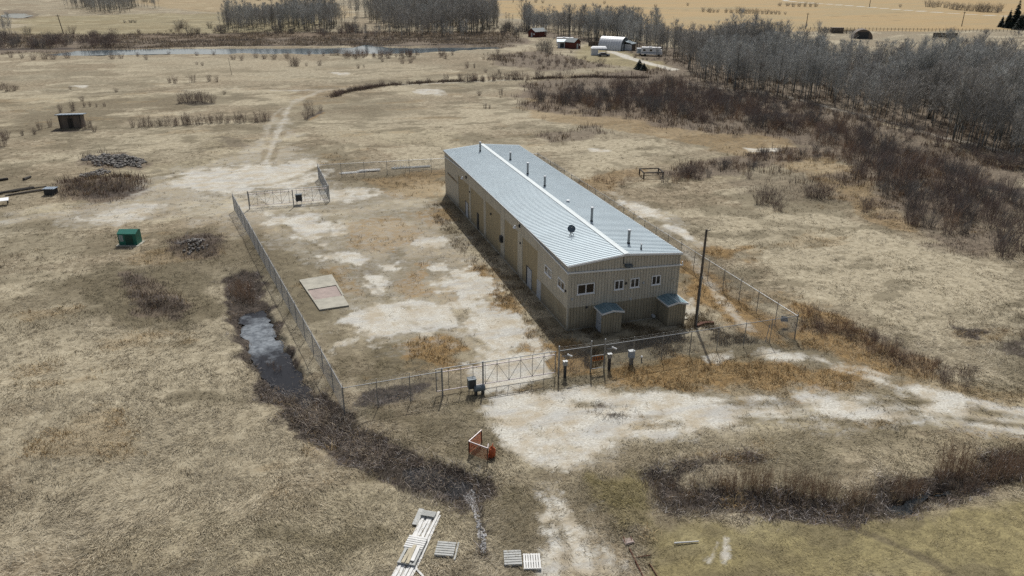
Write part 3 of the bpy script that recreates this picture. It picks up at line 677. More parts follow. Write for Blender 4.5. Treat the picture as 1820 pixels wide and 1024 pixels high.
# brown reeds along both banks of the river
x, y = scatter_px(60000, -40, 930, 56, 110); mk = masks(x, y); n_ = len(x)
keep = rng.uniform(0, 1, n_) < np.clip(np.maximum(mk[MUD], mk[SHR]), 0, 1)*.45*sstep(.3, .55, fbm(x, y, 14, 3, 44))
cols = pick([(.33,.27,.20),(.25,.205,.155),(.41,.34,.24),(.18,.145,.12),(.36,.28,.175)], n_)
grow('river_reeds', 'brown dead reeds lining both banks of the river', x, y, keep, 5, rng.uniform(.4, 1.1, n_), .14, .5, rng.uniform(.8, 1.1, n_), cols, .9)
# dark grass line of the dry channel, and cattails in the right ditch
def along(pts, n, sp):
    P = PG(pts); L = np.cumsum([0]+[np.hypot(*(P[i+1]-P[i])) for i in range(len(P)-1)]); s = rng.uniform(0, L[-1], n)
    return np.interp(s, L, P[:, 0])+rng.normal(0, sp, n), np.interp(s, L, P[:, 1])+rng.normal(0, sp, n)
x, y = along([(590,171),(615,163),(660,155),(720,149.5),(790,146),(860,144),(950,140),(1060,138),(1150,140)], 3200, .7); n_ = len(x)
cols = pick([(.25,.20,.155),(.18,.145,.115),(.32,.255,.18),(.14,.11,.095)], n_)
grow('channel_grass', 'dark brown grass line curving along the dry channel', x, y, fbm(x, y, 5, 3, 97) > .40, 5, rng.uniform(.35, 1.0, n_), .06, .35, rng.uniform(.8, 1.1, n_), cols, .3)
x, y = along([(1175,858),(1195,878),(1300,880),(1400,886),(1500,894),(1590,880),(1680,856),(1760,836),(1840,812)], 900, .8); n_ = len(x)
keep = fbm(x, y, 2.0, 3, 95) > .52
cols = pick([(.36,.26,.15),(.26,.18,.11),(.44,.34,.21),(.18,.13,.09)], n_)
grow('cattails', 'tan cattails and rushes standing in the right hand ditch', x, y, keep, 4, rng.uniform(.5, 1.25, n_), .02, .3, rng.uniform(.85, 1.1, n_), cols, .2)
x, y = along([(520,690),(560,735),(620,780),(700,820),(800,852)], 1500, .9); n_ = len(x); keep = fbm(x, y, 2.0, 3, 96) > .45
cols = pick([(.36,.29,.20),(.26,.21,.17),(.46,.40,.33),(.20,.16,.13)], n_)
grow('cattails', 'pale broken rushes lying in the left ditch', x, y, keep, 4, rng.uniform(.5, 1.1, n_), .024, .8, rng.uniform(.5, 1.0, n_), cols, .25)

# ------------------------------------------------------------------ main building
def main_building():
    t = thing('metal_shop_building', 'long tan metal clad shop building with pale ribbed gable roof', 'building')
    FRf = lambda u, d, z: (u, -d, z)            # front wall frame: u along x, d outwards
    LFf = lambda u, d, z: (-d, u, z)            # left wall frame
    RFf = lambda u, d, z: (BX+d, u, z)
    BKf = lambda u, d, z: (u, BL+d, z)
    WH = BH-.12
    def ribs(b, T, u0, u1, z0, z1, d, step=.305, wd=.132, dp=.045):
        u = u0+step*.5
        while u < u1-.03:
            b.prism([(u-wd, d-.002), (u-wd*.93, d+dp), (u+wd*.93, d+dp), (u+wd, d-.002)], lambda a, q, z: T(a, q, z), z0, z1)
            u += step
    gab = lambda x: BR*(1-abs(x-BX/2)/(BX/2))
    # --- left (long) wall: piers and band in pale tan, bays filled with yellower siding
    bays = [(8.3,13.1,5.05),(14.8,19.5,5.1),(21.1,27.3,5.05),(28.3,34.4,4.9),(35.4,41.1,4.85)]
    b = MB()
    solid = [(7.0,8.3),(13.1,14.8),(19.5,21.1),(27.3,28.3),(34.4,35.4),(41.1,BL)]
    b.box(0, 7.0, -.2, 0, 2.2, WH, LFf); ribs(b, LFf, 0, 7.0, 2.2, WH-.04, 0)
    for u0, u1 in solid:
        b.box(u0, u1, -.2, 0, .1, WH, LFf); ribs(b, LFf, u0, u1, .1, WH-.04, 0)
    for u0, u1, zt in bays:
        b.box(u0, u1, -.2, 0, zt, WH, LFf); ribs(b, LFf, u0, u1, zt, WH-.04, 0)
    b.build('wall', M['wall'], t)
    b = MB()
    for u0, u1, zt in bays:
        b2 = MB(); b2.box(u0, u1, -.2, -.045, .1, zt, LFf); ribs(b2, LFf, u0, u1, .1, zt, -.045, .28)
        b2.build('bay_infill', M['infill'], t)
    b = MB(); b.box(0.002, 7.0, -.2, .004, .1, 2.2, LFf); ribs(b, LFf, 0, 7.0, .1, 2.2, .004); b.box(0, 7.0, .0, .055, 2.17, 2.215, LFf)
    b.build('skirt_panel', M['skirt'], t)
    # --- end wall
    b = MB()
    b.prism([(0.2,2.3),(BX-.2,2.3),(BX-.2,WH),(BX/2,WH+BR-.01),(.2,WH)], lambda a, z, d: FRf(a, d, z), -.2, 0)
    b.box(0, .2, -.2, 0, 2.3, WH, FRf); b.box(BX-.2, BX, -.2, 0, 2.3, WH, FRf)
    u = .1525
    while u < BX-.05:
        b.prism([(u-.132,-.002),(u-.122,.045),(u+.122,.045),(u+.132,-.002)], lambda a, q, z: FRf(a, q, z), 2.3, WH+gab(u)-.08); u += .305
    b.build('wall', M['wall'], t)
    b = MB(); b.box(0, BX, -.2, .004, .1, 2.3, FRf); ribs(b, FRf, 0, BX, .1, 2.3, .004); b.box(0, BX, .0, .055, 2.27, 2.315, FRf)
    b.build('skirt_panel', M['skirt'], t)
    b = MB(); b.box(.2, BL-.2, -.2, 0, .1, WH, RFf); ribs(b, RFf, .2, BL-.2, .1, WH-.04, 0)
    b.prism([(0.2,.1),(BX-.2,.1),(BX-.2,WH),(BX/2,WH+BR-.01),(.2,WH)], lambda a, z, d: BKf(a, d, z), -.2, 0); b.box(BX-.2, BX, BL-.2, BL, .1, WH)
    b.build('wall', M['wall'], t)
    # corner trim, base flashing
    b = MB(); b.box(-.058, .09, -.058, -.047, .1, 6.4); b.box(-.058, -.047, -.047, .09, .1, 6.4)
    b.build('corner_trim', M['wall'], t)
    b = MB(); b.box(BX-.09, BX+.058, -.058, -.047, .1, 6.4); b.build('corner_trim', M['wall'], t)
    b = MB(); b.box(-.058, -.047, BL-.1, BL+.04, .1, 6.4); b.build('corner_trim', M['wall'], t)
    b = MB(); b.box(.0, 49, .0, .07, -.25, .10, LFf); b.box(-.07, BX+.05, .0, .07, -.25, .10, FRf); b.build('base_strip', M['conc'], t)
    # --- roof
    oh = .16; sl = BR/(BX/2)
    for side in (-1, 1):
        T = lambda a, q, y, side=side: (BX/2+side*a, y, BH+BR-a*sl+q)
        b = MB(); ext = BX/2+oh
        b.prism([(0.04,-.07),(ext,-.07),(ext,0),(0.04,0)], T, -oh, BL+oh)
        y = -oh+.15
        while y < BL+oh-.05:
            b.prism([(y-.085,-.002),(y-.055,.043),(y+.055,.043),(y+.085,-.002)], lambda a, q, d, T=T: T(d, q, a), .3, ext-.01); y += .41
        b.build('roof', M['roof'], t)
    b = MB()
    for side in (-1, 1):
        b.prism([(0,.062),(.27,.062-.27*sl+.004),(.27,.05-.27*sl),(0,.045)], lambda a, q, y, side=side: (BX/2+side*a, y, BH+BR+q+.004), -oh-.01, BL+oh+.01)
    b.build('ridge_cap', M['ridge'], t)
    for y0, y1 in ((-oh-.05, -oh-.002), (BL+oh+.002, BL+oh+.05)):
        b = MB()
        for side in (-1, 1):
            b.prism([(0,.03),(BX/2+oh+.03,.03-(BX/2+oh+.03)*sl),(BX/2+oh+.03,-.15-(BX/2+oh+.03)*sl),(0,-.15)], lambda a, q, y, side=side: (BX/2+side*a, y, BH+BR+q), y0, y1)
        b.build('barge_trim', M['trim'], t)
    for x0, x1 in ((-oh-.05, -oh-.002), (BX+oh+.002, BX+oh+.05)):
        b = MB(); b.box(x0, x1, -oh, BL+oh, 6.40, 6.585); b.build('eave_trim', M['galv'], t)
    # sloping gutter bands
    b = MB()
    pts = [(0-.2,5.80),(7,6.10),(13,6.36),(35,6.36),(42,6.02),(49,5.66)]
    for (a0, z0), (a1, z1) in zip(pts, pts[1:]):
        V = [LFf(a0, .05, z0), LFf(a1, .05, z1), LFf(a1, .16, z1), LFf(a0, .16, z0), LFf(a0, .05, z0+.11), LFf(a1, .05, z1+.11), LFf(a1, .16, z1+.11), LFf(a0, .16, z0+.11)]
        b.hexa(V)
    b.build('gutter', M['trim'], t)
    b = MB(); z0, z1 = 5.80, 5.28
    b.hexa([FRf(-.2, .05, z0), FRf(BX+.1, .05, z1), FRf(BX+.1, .15, z1), FRf(-.2, .15, z0), FRf(-.2, .05, z0+.16), FRf(BX+.1, .05, z1+.15), FRf(BX+.1, .15, z1+.15), FRf(-.2, .15, z0+.16)])
    b.tube(FRf(BX-.1, .1, z1+.1), FRf(BX+.35, .1, z1+.02), .07, 8); b.tube(FRf(BX+.35, .1, z1+.02), FRf(BX+.25, .1, z1+.42), .05, 8)
    b.build('gutter', M['trim'], t)
    # --- windows
    def window(T, u0, u1, z0, z1):
        f = .085; d = .095
        b = MB(); b.box(u0, u1, .0, d, z0, z0+f, T); b.box(u0, u1, .0, d, z1-f, z1, T)
        b.box(u0, u0+f, .0, d-.004, z0+f, z1-f, T); b.box(u1-f, u1, .0, d-.004, z0+f, z1-f, T); um = (u0+u1)/2
        b.box(um-.045, um+.045, .0, d-.004, z0+f, z1-f, T); b.box(u0-.05, u1+.05, .0, d+.05, z0-.06, z0-.002, T)
        w_ = b.build('window', M['frame'], t)
        for a0, a1 in ((u0+f, um-.045), (um+.045, u1-f)):
            g = MB(); g.box(a0, a1, .0, .062, z0+f, z1-f, T); g.build('pane', M['glass'], w_)
    window(FRf, .88, 2.62, 3.60, 4.62)
    for u in (4.66, 6.31, 8.57): window(FRf, u, u+.95, 3.60, 4.55)
    window(LFf, .76, 2.42, 3.68, 4.58); window(LFf, 4.2, 6.02, 3.68, 4.50)
    w_ = MB(); w_.box(41.6, 47.3, .0, .07, 3.44, 3.72, LFf); w_ = w_.build('window_band', M['dark'], t)
    for k in range(5):
        g = MB(); g.box(41.7+k*1.12, 42.6+k*1.12,   .072, .08, 3.47, 3.69, LFf); g.build('pane', M['glass'], w_)
    # --- doors
    def door(u0, u1, h, dr, leaf0, leaf1, d=.0):
        b = MB(); b.box(u0, u1, -.06, d+.03, .1, h, LFf); dd = b.build('door', M['dark'], t)  # dark backing; the strip beside the leaf is the frame's shadow as colour
        b = MB(); b.box(leaf0, leaf1, -.05, d+.075, .12, h-.06, LFf); b.build('door_leaf', dr, dd)
        b = MB(); hx = leaf0+.12; b.tube(LFf(hx, d+.05, 1.05), LFf(hx, d+.12, 1.05), .03, 6); b.build('handle', M['dark'], dd)
    door(10.0, 11.85, 2.3, M['door'], 10.0, 11.3, -.01)
    door(7.08, 8.28, 2.1, M['door'], 7.1, 8.26)
    door(35.85, 37.6, 2.2, M['door'], 35.9, 37.05, -.01)
    door(30.6, 31.5, 2.3, M['dark'], 30.65, 31.45, -.01)
    # --- lamps and fittings
    def lamp(u, z):
        b = MB(); b.tube(LFf(u, .03, z+.12), LFf(u, .62, z+.12), .03, 6); b.box(u-.1, u+.1, .03, .2, z-.1, z+.24, LFf); l = b.build('wall_lamp', M['dark'], t)
        b = MB(); b.tube(LFf(u, .62, z+.2), LFf(u, .66, z-.12), .07, 8, .22); b.build('lamp_hood', M['white'], l)
    lamp(36.4, 5.62); lamp(13.9, 5.92)
    b = MB(); b.tube(FRf(5.45, .07, 6.95), FRf(5.45, .07, 6.15), .03, 6); b.tube(FRf(5.45, .07, 6.2), FRf(5.8, .3, 6.05), .03, 6); l = b.build('flood_lamp', M['dark'], t)
    b = MB(); b.box(5.55, 6.25, .15, .55, 5.88, 6.12, FRf); b.build('lamp_head', M['greybox'], l)
    b = MB(); b.box(20.0, 20.6, .03, .35, 2.0, 2.75, LFf); b.tube(LFf(20.3, .35, 2.38), LFf(20.3, .40, 2.38), .27, 12); b.build('wall_unit', M['dark'], t)
    for u, z in ((34.8, 4.1), (25.0, 4.0), (13.7, 4.1), (.45, 3.9)):
        b = MB(); b.box(u-.1, u+.1, -.04, .14, z-.1, z+.1, LFf); b.build('wall_fitting', M['dark'], t)
    for u, z, mm in ((5.86, 4.15, 'dark'), (7.7, 3.95, 'palebox'), (.4, 3.2, 'palebox'), (6.45, 2.42, 'palebox'), (1.9, 2.2, 'dark'), (10.9, 3.9, 'wall')):
        b = MB(); b.box(u-.09, u+.09, .0, .14, z-.1, z+.1, FRf); b.build('wall_fitting', M[mm], t)
    # --- flues, dish
    def flue(x, y, z, h, r):
        b = MB(); b.tube((x, y, z-.1), (x, y, z+h), r, 10); f_ = b.build('roof_flue', M['galv'], t)
        b = MB(); b.tube((x, y, z+h+.03), (x, y, z+h+.13), r*1.55, 10, r*1.2); b.build('flue_cap', M['whitem'], f_)
        b = MB(); b.tube((x, y, z-.1), (x, y, z+.16), r*1.5, 10, r*1.1); b.build('flue_collar', M['dark'], f_)
    for x, y, z, h in ((6.89,38.8,7.02,.95),(6.55,30.5,7.05,1.4),(6.67,24.5,7.04,1.15),(6.56,10.0,7.05,1.45),(7.32,2.8,6.98,1.3),(7.81,1.1,6.94,.42),(4.34,45.1,7.0,1.25)): flue(x, y, z, h, .13 if h > .6 else .07)
    b = MB(); b.tube((6.92,17.5,6.95), (6.92,17.5,7.17), .16, 10); b.tube((6.92,17.5,7.17), (6.92,17.5,7.24), .24, 10, .2); b.build('roof_vent', M['whitem'], t)
    dx, dy, dz = 3.06, 7.07, 6.88
    b = MB(); b.tube((dx, dy, dz-.1), (dx, dy, dz+.5), .035, 6)
    for s_ in (-.3, .3): b.tube((dx+s_, dy-.25, dz-.05), (dx, dy, dz+.38), .025, 6)
    dsh = b.build('satellite_dish', M['dark'], t)
    b = MB(); nrm = Vector((-.25, -.75, .55)).normalized(); a = nrm.orthogonal().normalized(); c = nrm.cross(a); o = Vector((dx, dy-.05, dz+.68)); V = [o-nrm*.08]; n = 16
    for rr, dd in ((.22, -.055), (.40, .03)):
        for i in range(n): V.append(o+nrm*dd+(a*math.cos(2*math.pi*i/n)+c*math.sin(2*math.pi*i/n))*rr)
    F = [(0, 1+i, 1+(i+1) % n) for i in range(n)]+[(1+i, 1+n+i, 1+n+(i+1) % n, 1+(i+1) % n) for i in range(n)]
    b.add(V, F); b.add([v-nrm*.012 for v in V], F); b.build('dish', M['greybox'], dsh)
    b = MB(); b.tube(o-a*.3, o+nrm*.42, .015, 5); b.box(o.x+nrm.x*.42-.05, o.x+nrm.x*.42+.05, o.y+nrm.y*.42-.05, o.y+nrm.y*.42+.05, o.z+nrm.z*.42-.04, o.z+nrm.z*.42+.04); b.build('dish_arm', M['dark'], dsh)
    # --- the two entry porches on the end wall
    def porch(x0, x1, dep, h, doorside, lab):
        b = MB(); b.box(x0, x1, -dep, -.04, .06, h)
        u = x0+.12
        while u < x1-.05: b.box(u-.115, u+.115, -dep-.04, -dep, .06, h); u += .27
        v = -dep+.15
        while v < -.15: b.box(x0-.04, x0, v-.115, v+.115, .06, h); b.box(x1, x1+.04, v-.115, v+.115, .06, h); v += .27
        p = b.build('entry_porch', M['skirt'], t); p['label'] = lab
        xm = (x0+x1)/2; rz_ = .22; o2 = .16
        b = MB()
        for s_, xa in ((-1, x0-o2), (1, x1+o2)):
            zz = h+.02; V = [(xa, -dep-o2, zz), (xm, -dep-o2, zz+rz_), (xm, -.04, zz+rz_), (xa, -.04, zz), (xa, -dep-o2, zz+.06), (xm, -dep-o2, zz+rz_+.06), (xm, -.04, zz+rz_+.06), (xa, -.04, zz+.06)]
            b.hexa(V)
            for k in range(1, 4):
                q = k/4; xx = xa+(xm-xa)*q; z2 = zz+.06+rz_*q
                b.box(xx-.02, xx+.02, -dep-o2, -.04, z2-.01, z2+.035)
        b.prism([(x0-.002,h),(x1+.002,h),(xm,h+rz_)], lambda a, z, d: (a, d, z), -dep-.002, -.05)
        b.build('porch_roof', M['porchroof'], p)
        b = MB()
        for s_, xa in ((-1, x0-o2), (1, x1+o2)):
            zz = h-.06; y0 = -dep-o2-.035
            b.hexa([(xa, y0, zz), (xm, y0, zz+rz_), (xm, y0+.03, zz+rz_), (xa, y0+.03, zz), (xa, y0, zz+.17), (xm, y0, zz+rz_+.17), (xm, y0+.03, zz+rz_+.17), (xa, y0+.03, zz+.17)])
        b.box(x0-o2-.035, x0-o2-.003, -dep-o2-.03, -.04, h-.06, h+.09); b.box(x1+o2+.003, x1+o2+.035, -dep-o2-.03, -.04, h-.06, h+.09)
        b.build('porch_fascia', M['trim'], p)
        if doorside:
            b = MB(); b.box(x0-.07, x0-.0, -dep+.25, -.5, .08, 2.02); d_ = b.build('door', M['door'], p)
            b = MB(); b.tube((x0-.06, -dep+.4, 1.0), (x0-.13, -dep+.4, 1.0), .035, 6); b.build('handle', M['dark'], d_)
    porch(2.83, 4.74, 1.8, 2.12, True, 'entry porch with a pale door on its side')
    porch(9.45, 11.28, 2.12, 2.2, False, 'entry porch at the corner, half its roof in sun')
    b = MB(); b.tube((9.0, -.05, .35), (9.0, -.35, .35), .16, 10); b.build('pipe_outlet', M['palebox'], t)
main_building()

# ------------------------------------------------------------------ chain-link fences
def fence(name, label, A, B, n, h=2.3, top=True, ext=.35, endposts=(True, True), hA=None):
    A = Vector((A[0], A[1], hz(A[0], A[1]))); B = Vector((B[0], B[1], hz(B[0], B[1])))
    t = thing(name, label, 'fence', A); L = (B-A); Lh = L.length; u = L/Lh; up = Vector((0, 0, 1))
    for k in range(n+1):
        if (k == 0 and not endposts[0]) or (k == n and not endposts[1]): continue
        p = L*(k/n); g = hz(A.x+p.x, A.y+p.y)-A.z; big = k in (0, n)
        lean = Vector((random.uniform(-.03, .03), random.uniform(-.03, .03), 0))
        b = MB(); b.tube((p.x, p.y, g-.3), (p.x+lean.x, p.y+lean.y, p.z+h+(.1 if big else .04)), .055 if big else .035, 8)
        if ext:
            q = Vector((p.x, p.y, p.z+h)); b.tube(q, q+Vector((u.y, -u.x, 0))*0+Vector((0, 0, ext)), .022, 6)
        b.build('post', M['galv'], t)
    b = MB(); b.tube(up*h, L+up*h, .032, 8); b.build('top_rail', M['galv'], t)
    # woven wire: straight diagonals both ways
    b = MB(); s = -h; st = .095; r = .0036; hh = h-.02
    while s < Lh:
        for d in (1, -1):
            a0, a1 = max(s, 0.), min(s+hh, Lh)
            if a1-a0 > .02:
                z0, z1 = (a0-s), (a1-s)
                if d < 0: z0, z1 = hh-z0, hh-z1
                p0 = u*a0+up*(z0+.02); p1 = u*a1+up*(z1+.02)
                off = Vector((u.y, -u.x, 0))*r; w_ = Vector((u.x, u.y, 0))*r*1.2
                b.add([p0-w_, p0+w_, p0+off*1.6, p1-w_, p1+w_, p1+off*1.6], [(0,1,4,3),(1,2,5,4),(2,0,3,5)])
        s += st
    b.build('wire_mesh', M['wire'], t)
    if ext:
        b = MB(); seg = max(2, n)
        for zz in (ext*.45, ext*.95):
            pts = [L*(k/seg)+up*(h+zz-(0.02 if k % 2 else 0)) for k in range(seg+1)]
            b.path(pts, .0045, 4)
        b.build('barbed_wire', M['wire'], t)
    return t
FL = (-21.63, -8.2); FRc = (19.55, -7.95); BLc = tuple(G(413, 346, 2.3)[:2]); BRc = tuple(G(956, 270, 2.6)[:2])
R1 = tuple(G(583.5, 331, 2.3)[:2]); R2 = tuple(G(564, 293, 2.3)[:2])
fence('chain_link_fence', 'chain link fence along the ditch on the left of the yard', FL, BLc, 17)
fence('chain_link_fence', 'short front fence run from the left corner to the sliding gate', FL, (-13.9, -8.1), 3, endposts=(False, True))
fence('chain_link_fence', 'front fence run between the sliding gate and the walk gate', (-3.92, -7.95), (-1.05, -8.02), 1, h=2.45, endposts=(False, False))
fence('chain_link_fence', 'front fence run from the walk gate to the right corner', (.2, -7.96), FRc, 7, h=2.35, endposts=(False, True))
fence('chain_link_fence', 'chain link fence behind the building on its right', FRc, BRc, 23, endposts=(False, True))
fence('chain_link_fence', 'back fence running left from the far end of the building', R2, BRc, 10, endposts=(True, False))
fence('chain_link_fence', 'short return of fence beside the back gate', R1, R2, 5, endposts=(True, False))

def sliding_gate(name, label, A, B, op0, motor, back=False):
    """cantilever gate from A to B; op0 = fraction where the opening starts"""
    A = Vector((A[0], A[1], 0)); B = Vector((B[0], B[1], 0)); L = B-A; Lh = L.length; u = L/Lh; nrm = Vector((u.y, -u.x, 0)); up = Vector((0,0,1))
    A.z = .05; t = thing(name, label, 'gate', A)
    o = nrm*.0
    b = MB()
    for z in (.28, 1.98): b.tube(o+up*z, L+o+up*z, .042, 8)
    b.build('gate_rail', M['pinkrail'], t)
    b = MB(); b.tube(o+up*2.28+u*.1, L+o+up*2.28, .035, 8); b.build('top_track', M['galv'], t)
    n = max(6, round(Lh/1.05))
    for k in range(n+1):
        p = L*(k/n); b = MB(); b.tube(p+up*.28, p+up*2.28, .024 if 0 < k < n else .04, 6); b.build('gate_stile', M['galv'], t)
    b = MB()
    for k in range(n):
        p = L*(k/n); q = L*((k+1)/n)
        if k/n < op0-.05: continue
        if k % 2 == 0: b.tube(p+up*.28, q+up*1.98, .017, 6)
        else: b.tube(p+up*1.98, q+up*.28, .017, 6)
    b.build('gate_brace', M['galv'], t)
    b = MB(); s = -1.7
    while s < Lh:
        for d in (1, -1):
            a0, a1 = max(s, 0.), min(s+1.7, Lh)
            if a1-a0 > .02:
                z0, z1 = a0-s, a1-s
                if d < 0: z0, z1 = 1.7-z0, 1.7-z1
                p0 = u*a0+up*(z0+.28); p1 = u*a1+up*(z1+.28); w_ = u*.003; off = nrm*.004
                b.add([p0-w_, p0+w_, p0+off, p1-w_, p1+w_, p1+off], [(0,1,4,3),(1,2,5,4),(2,0,3,5)])
        s += .12
    b.build('wire_mesh', M['wire'], t)
    return t, A, u, nrm
def gate_post(label, x, y, h=2.85, r=.07, extra=None):
    z = hz(x, y); t = thing('gate_post', label, 'post', (x, y, z))
    b = MB(); b.tube((0, 0, -.3), (0, 0, h), r, 10); b.build('post', M['galv'], t)
    b = MB(); b.tube((0, 0, h), (0, 0, h+.05), r*1.25, 10, r*.6); b.build('post_cap', M['galv'], t)
    return t
sliding_gate('sliding_gate', 'wide cantilever sliding gate with braces at the front drive', (-14.3, -7.72), (-4.15, -7.72), .36, None)
gate_post('tall galvanised post at the right end of the front sliding gate', -3.92, -7.95, 2.85)
gate_post('galvanised post in the middle of the front sliding gate', -10.53, -8.1, 2.6)
gate_post('galvanised post at left end of the front sliding gate', -13.9, -8.1, 2.5)
sliding_gate('sliding_gate', 'braced sliding gate at the far back corner of the yard', tuple(G(441, 341, 2.4)[:2]), tuple(G(581, 331, 2.3)[:2]), 0.0, None)
g1 = G(441, 341, 2.45); gate_post('tall post at left end of the back gate', g1[0]-.1, g1[1]-.25, 2.6)
g1 = G(519, 338, 2.45); gate_post('post in the middle of the back gate', g1[0], g1[1]-.25, 2.5)

def opener(label, x, y, rz, w_=.62, d_=.5, h0=.55, h1=1.35):
    t = thing('gate_opener', label, 'gate opener', (x, y, hz(x, y)), rz)
    b = MB(); b.box(-w_/2, w_/2, -d_/2, d_/2, h0, h1); b.box(-w_/2-.03, w_/2+.03, -d_/2-.03, d_/2+.03, h1, h1+.07); b.build('housing', M['greybox'], t)
    b = MB(); b.box(-w_/2+.06, w_/2-.06, -d_/2-.02, -d_/2+.001, h0+.06, h1-.06); b.build('front_panel', M['dark'], t)
    for s_ in (-1, 1):
        b = MB(); b.tube((s_*w_*.38, 0, -.2), (s_*w_*.38, 0, h0+.002), .035, 6); b.build('leg', M['galv'], t)
    return t
opener('dark grey gate opener box on legs at the front gate', -11.55, -8.35, 0)
t = thing('drum_motor', 'grey drum shaped motor beside the middle post of the front gate', 'motor', (-11.0, -8.6, hz(-11, -8.6)))
b = MB(); b.tube((-.45, 0, .55), (.45, 0, .55), .27, 14); b.build('drum', M['greybox'], t)
b = MB(); b.box(-.35, -.2, -.2, .2, -.1, .34); b.box(.2, .35, -.2, .2, -.1, .34); b.build('cradle', M['dark'], t)
gb = G(532, 362); opener('dark gate opener box on legs at the back gate', gb[0], gb[1]-.4, 0, .9, .6, .55, 1.45)

# walk gate with orange sign
t = thing('walk_gate', 'narrow chain link walk gate with an orange sign board', 'gate', (-1.05, -8.02, hz(-1, -8)))
for x_ in (0, 1.25):
    b = MB(); b.tube((x_, 0, -.3), (x_, 0, 2.92), .062, 10); b.tube((x_, 0, 2.92), (x_, 0, 2.97), .075, 10, .04); b.build('post', M['galv'], t)
b = MB(); b.tube((0, .02, 2.45), (1.25, .02, 2.45), .03, 8); b.tube((.08, -.03, 1.52), (1.17, -.03, 1.52), .03, 8); b.tube((.08, -.03, .3), (1.17, -.03, .3), .03, 8)
b.tube((.08, -.03, .3), (.08, -.03, 1.52), .025, 6); b.tube((1.17, -.03, .3), (1.17, -.03, 1.52), .025, 6); b.build('gate_frame', M['galv'], t)
b = MB(); b.box(.12, 1.12, -.075, -.06, 1.05, 1.46); sg = b.build('sign_board', M['signor'], t)
b = MB()
for k in range(4): b.box(.2+k*.22, .32+k*.22, -.082, -.0752, 1.14, 1.38)
b.build('lettering', M['oldwood'], sg)
# card readers and pedestals
def reader(label, x, y, rz):
    t = thing('card_reader', label, 'card reader', (x, y, hz(x, y)), rz)
    b = MB(); b.box(-.1, .1, -.1, .1, -.1, 1.15); b.build('pedestal', M['dark'], t)
    b = MB(); b.box(-.17, .17, -.13, .13, 1.152, 1.52); b.box(-.19, .19, -.16, .16, 1.52, 1.56); b.build('reader_box', M['galv'], t)
    b = MB(); b.tube((-.3, 0, 2.05), (.32, -.1, 2.05), .035, 6); b.tube((0, 0, 1.63), (0, 0, 2.05), .03, 6); b.build('camera_arm', M['galv'], t)
    b = MB(); b.tube((.2, -.1, 2.16), (.5, -.2, 2.02), .06, 8, .075); b.ball((.18, -.1, 2.18), .08, .08, .08); b.build('camera_head', M['white'], t)
reader('card reader and white camera beside the walk gate', .62, -8.15, 0)
reader('card reader and white camera at end of the sliding gate', -3.45, -8.2, 0)
p = at(1121, 648)
t = thing('meter_pedestal', 'grey blue meter pedestal with pale cap behind the front fence', 'pedestal', p)
b = MB(); b.box(-.24, .24, -.18, .18, .7, 1.3); b.build('meter_box', M['tarp'], t)
b = MB(); b.box(-.27, .27, -.2, .2, 1.302, 1.37); b.build('cap', M['palebox'], t)
b = MB(); b.box(-.14, .14, -.1, .1, -.2, .698); b.build('stand', M['galv'], t)
p = at(1140, 642); t = thing('marker_post', 'short marker post with a white ball top by the fence', 'post', p)
b = MB(); b.tube((0,0,-.1), (0,0,.35), .05, 8); b.build('stem', M['dark'], t)
b = MB(); b.ball((0,0,.42), .11, .11, .1); b.build('ball_top', M['white'], t)
p = at(1395, 582); t = thing('plastic_sheet', 'blue grey sheet snagged on the fence near the right corner', 'sheet', p)
b = MB(); b.hexa([(-.35,.3,.55),(.4,.1,.5),(.4,.13,.5),(-.35,.33,.55),(-.3,.32,1.15),(.2,.15,1.0),(.2,.18,1.0),(-.3,.35,1.15)]); b.build('sheet', M['tarp'], t)
p = at(1360, 608); q = at(1381, 585)
t = thing('leaning_post', 'loose fence post leaning near the right corner', 'post', p); b = MB(); b.tube((0,0,-.1), ((q-p).x*.2, (q-p).y*.2, 1.5), .035, 6); b.build('stem', M['galv'], t)

# wooden pole with conduit
t = thing('wooden_pole', 'tall bare wooden pole with a conduit beside the building corner', 'pole', at(1236, 580))
b = MB(); b.path([(0,0,-.5),(.0,0,2.5),(.03,0,6),(.10,.05,9.75)], .15, 10, .10); b.build('pole', M['wood'], t)
b = MB(); b.path([(-.0,-.17,-.1),(0.02,-.17,3),(.03,-.15,5.0)], .05, 8); b.box(-.06,.1,-.24,-.12,4.95,5.2); b.build('conduit', M['galv'], t)
b = MB(); b.tube((.05,-.05,9.6), (.5,.0,9.68), .04, 6); b.build('bracket', M['dark'], t)
# things by the building corner
p = at(1209, 556); t = thing('septic_hatch', 'round pale concrete lid on the ground by the pole', 'lid', p)
b = MB(); b.tube((0,0,-.1), (0,0,.14), .62, 18); b.build('hatch_disc', M['conc'], t); b = MB(); b.tube((0,0,.14), (0,0,.2), .2, 12); b.build('knob', M['conc'], t)
p = at(1207, 567); b = MB(); b.box(-.75,.75,-.35,.35,-.05,.12); o = b.build('concrete_slab', M['conc']); o.location = p; tag(o, 'small pale concrete slab beside the corner porch', 'slab')
for k, (px, py, rz_) in enumerate([(1247,578,.3),(1256,576,-.2)]):
    b = MB(); b.box(-.7,.7,-.12,.12,-.05,.2); b.box(-.5,.5,.15,.35,-.05,.12); o = b.build('scrap_timber', M['rust']); o.location = at(px, py); o.rotation_euler.z = rz_
    tag(o, ['reddish scrap timber lying right of the pole', 'second reddish scrap timber, farther from the pole'][k], 'timber')

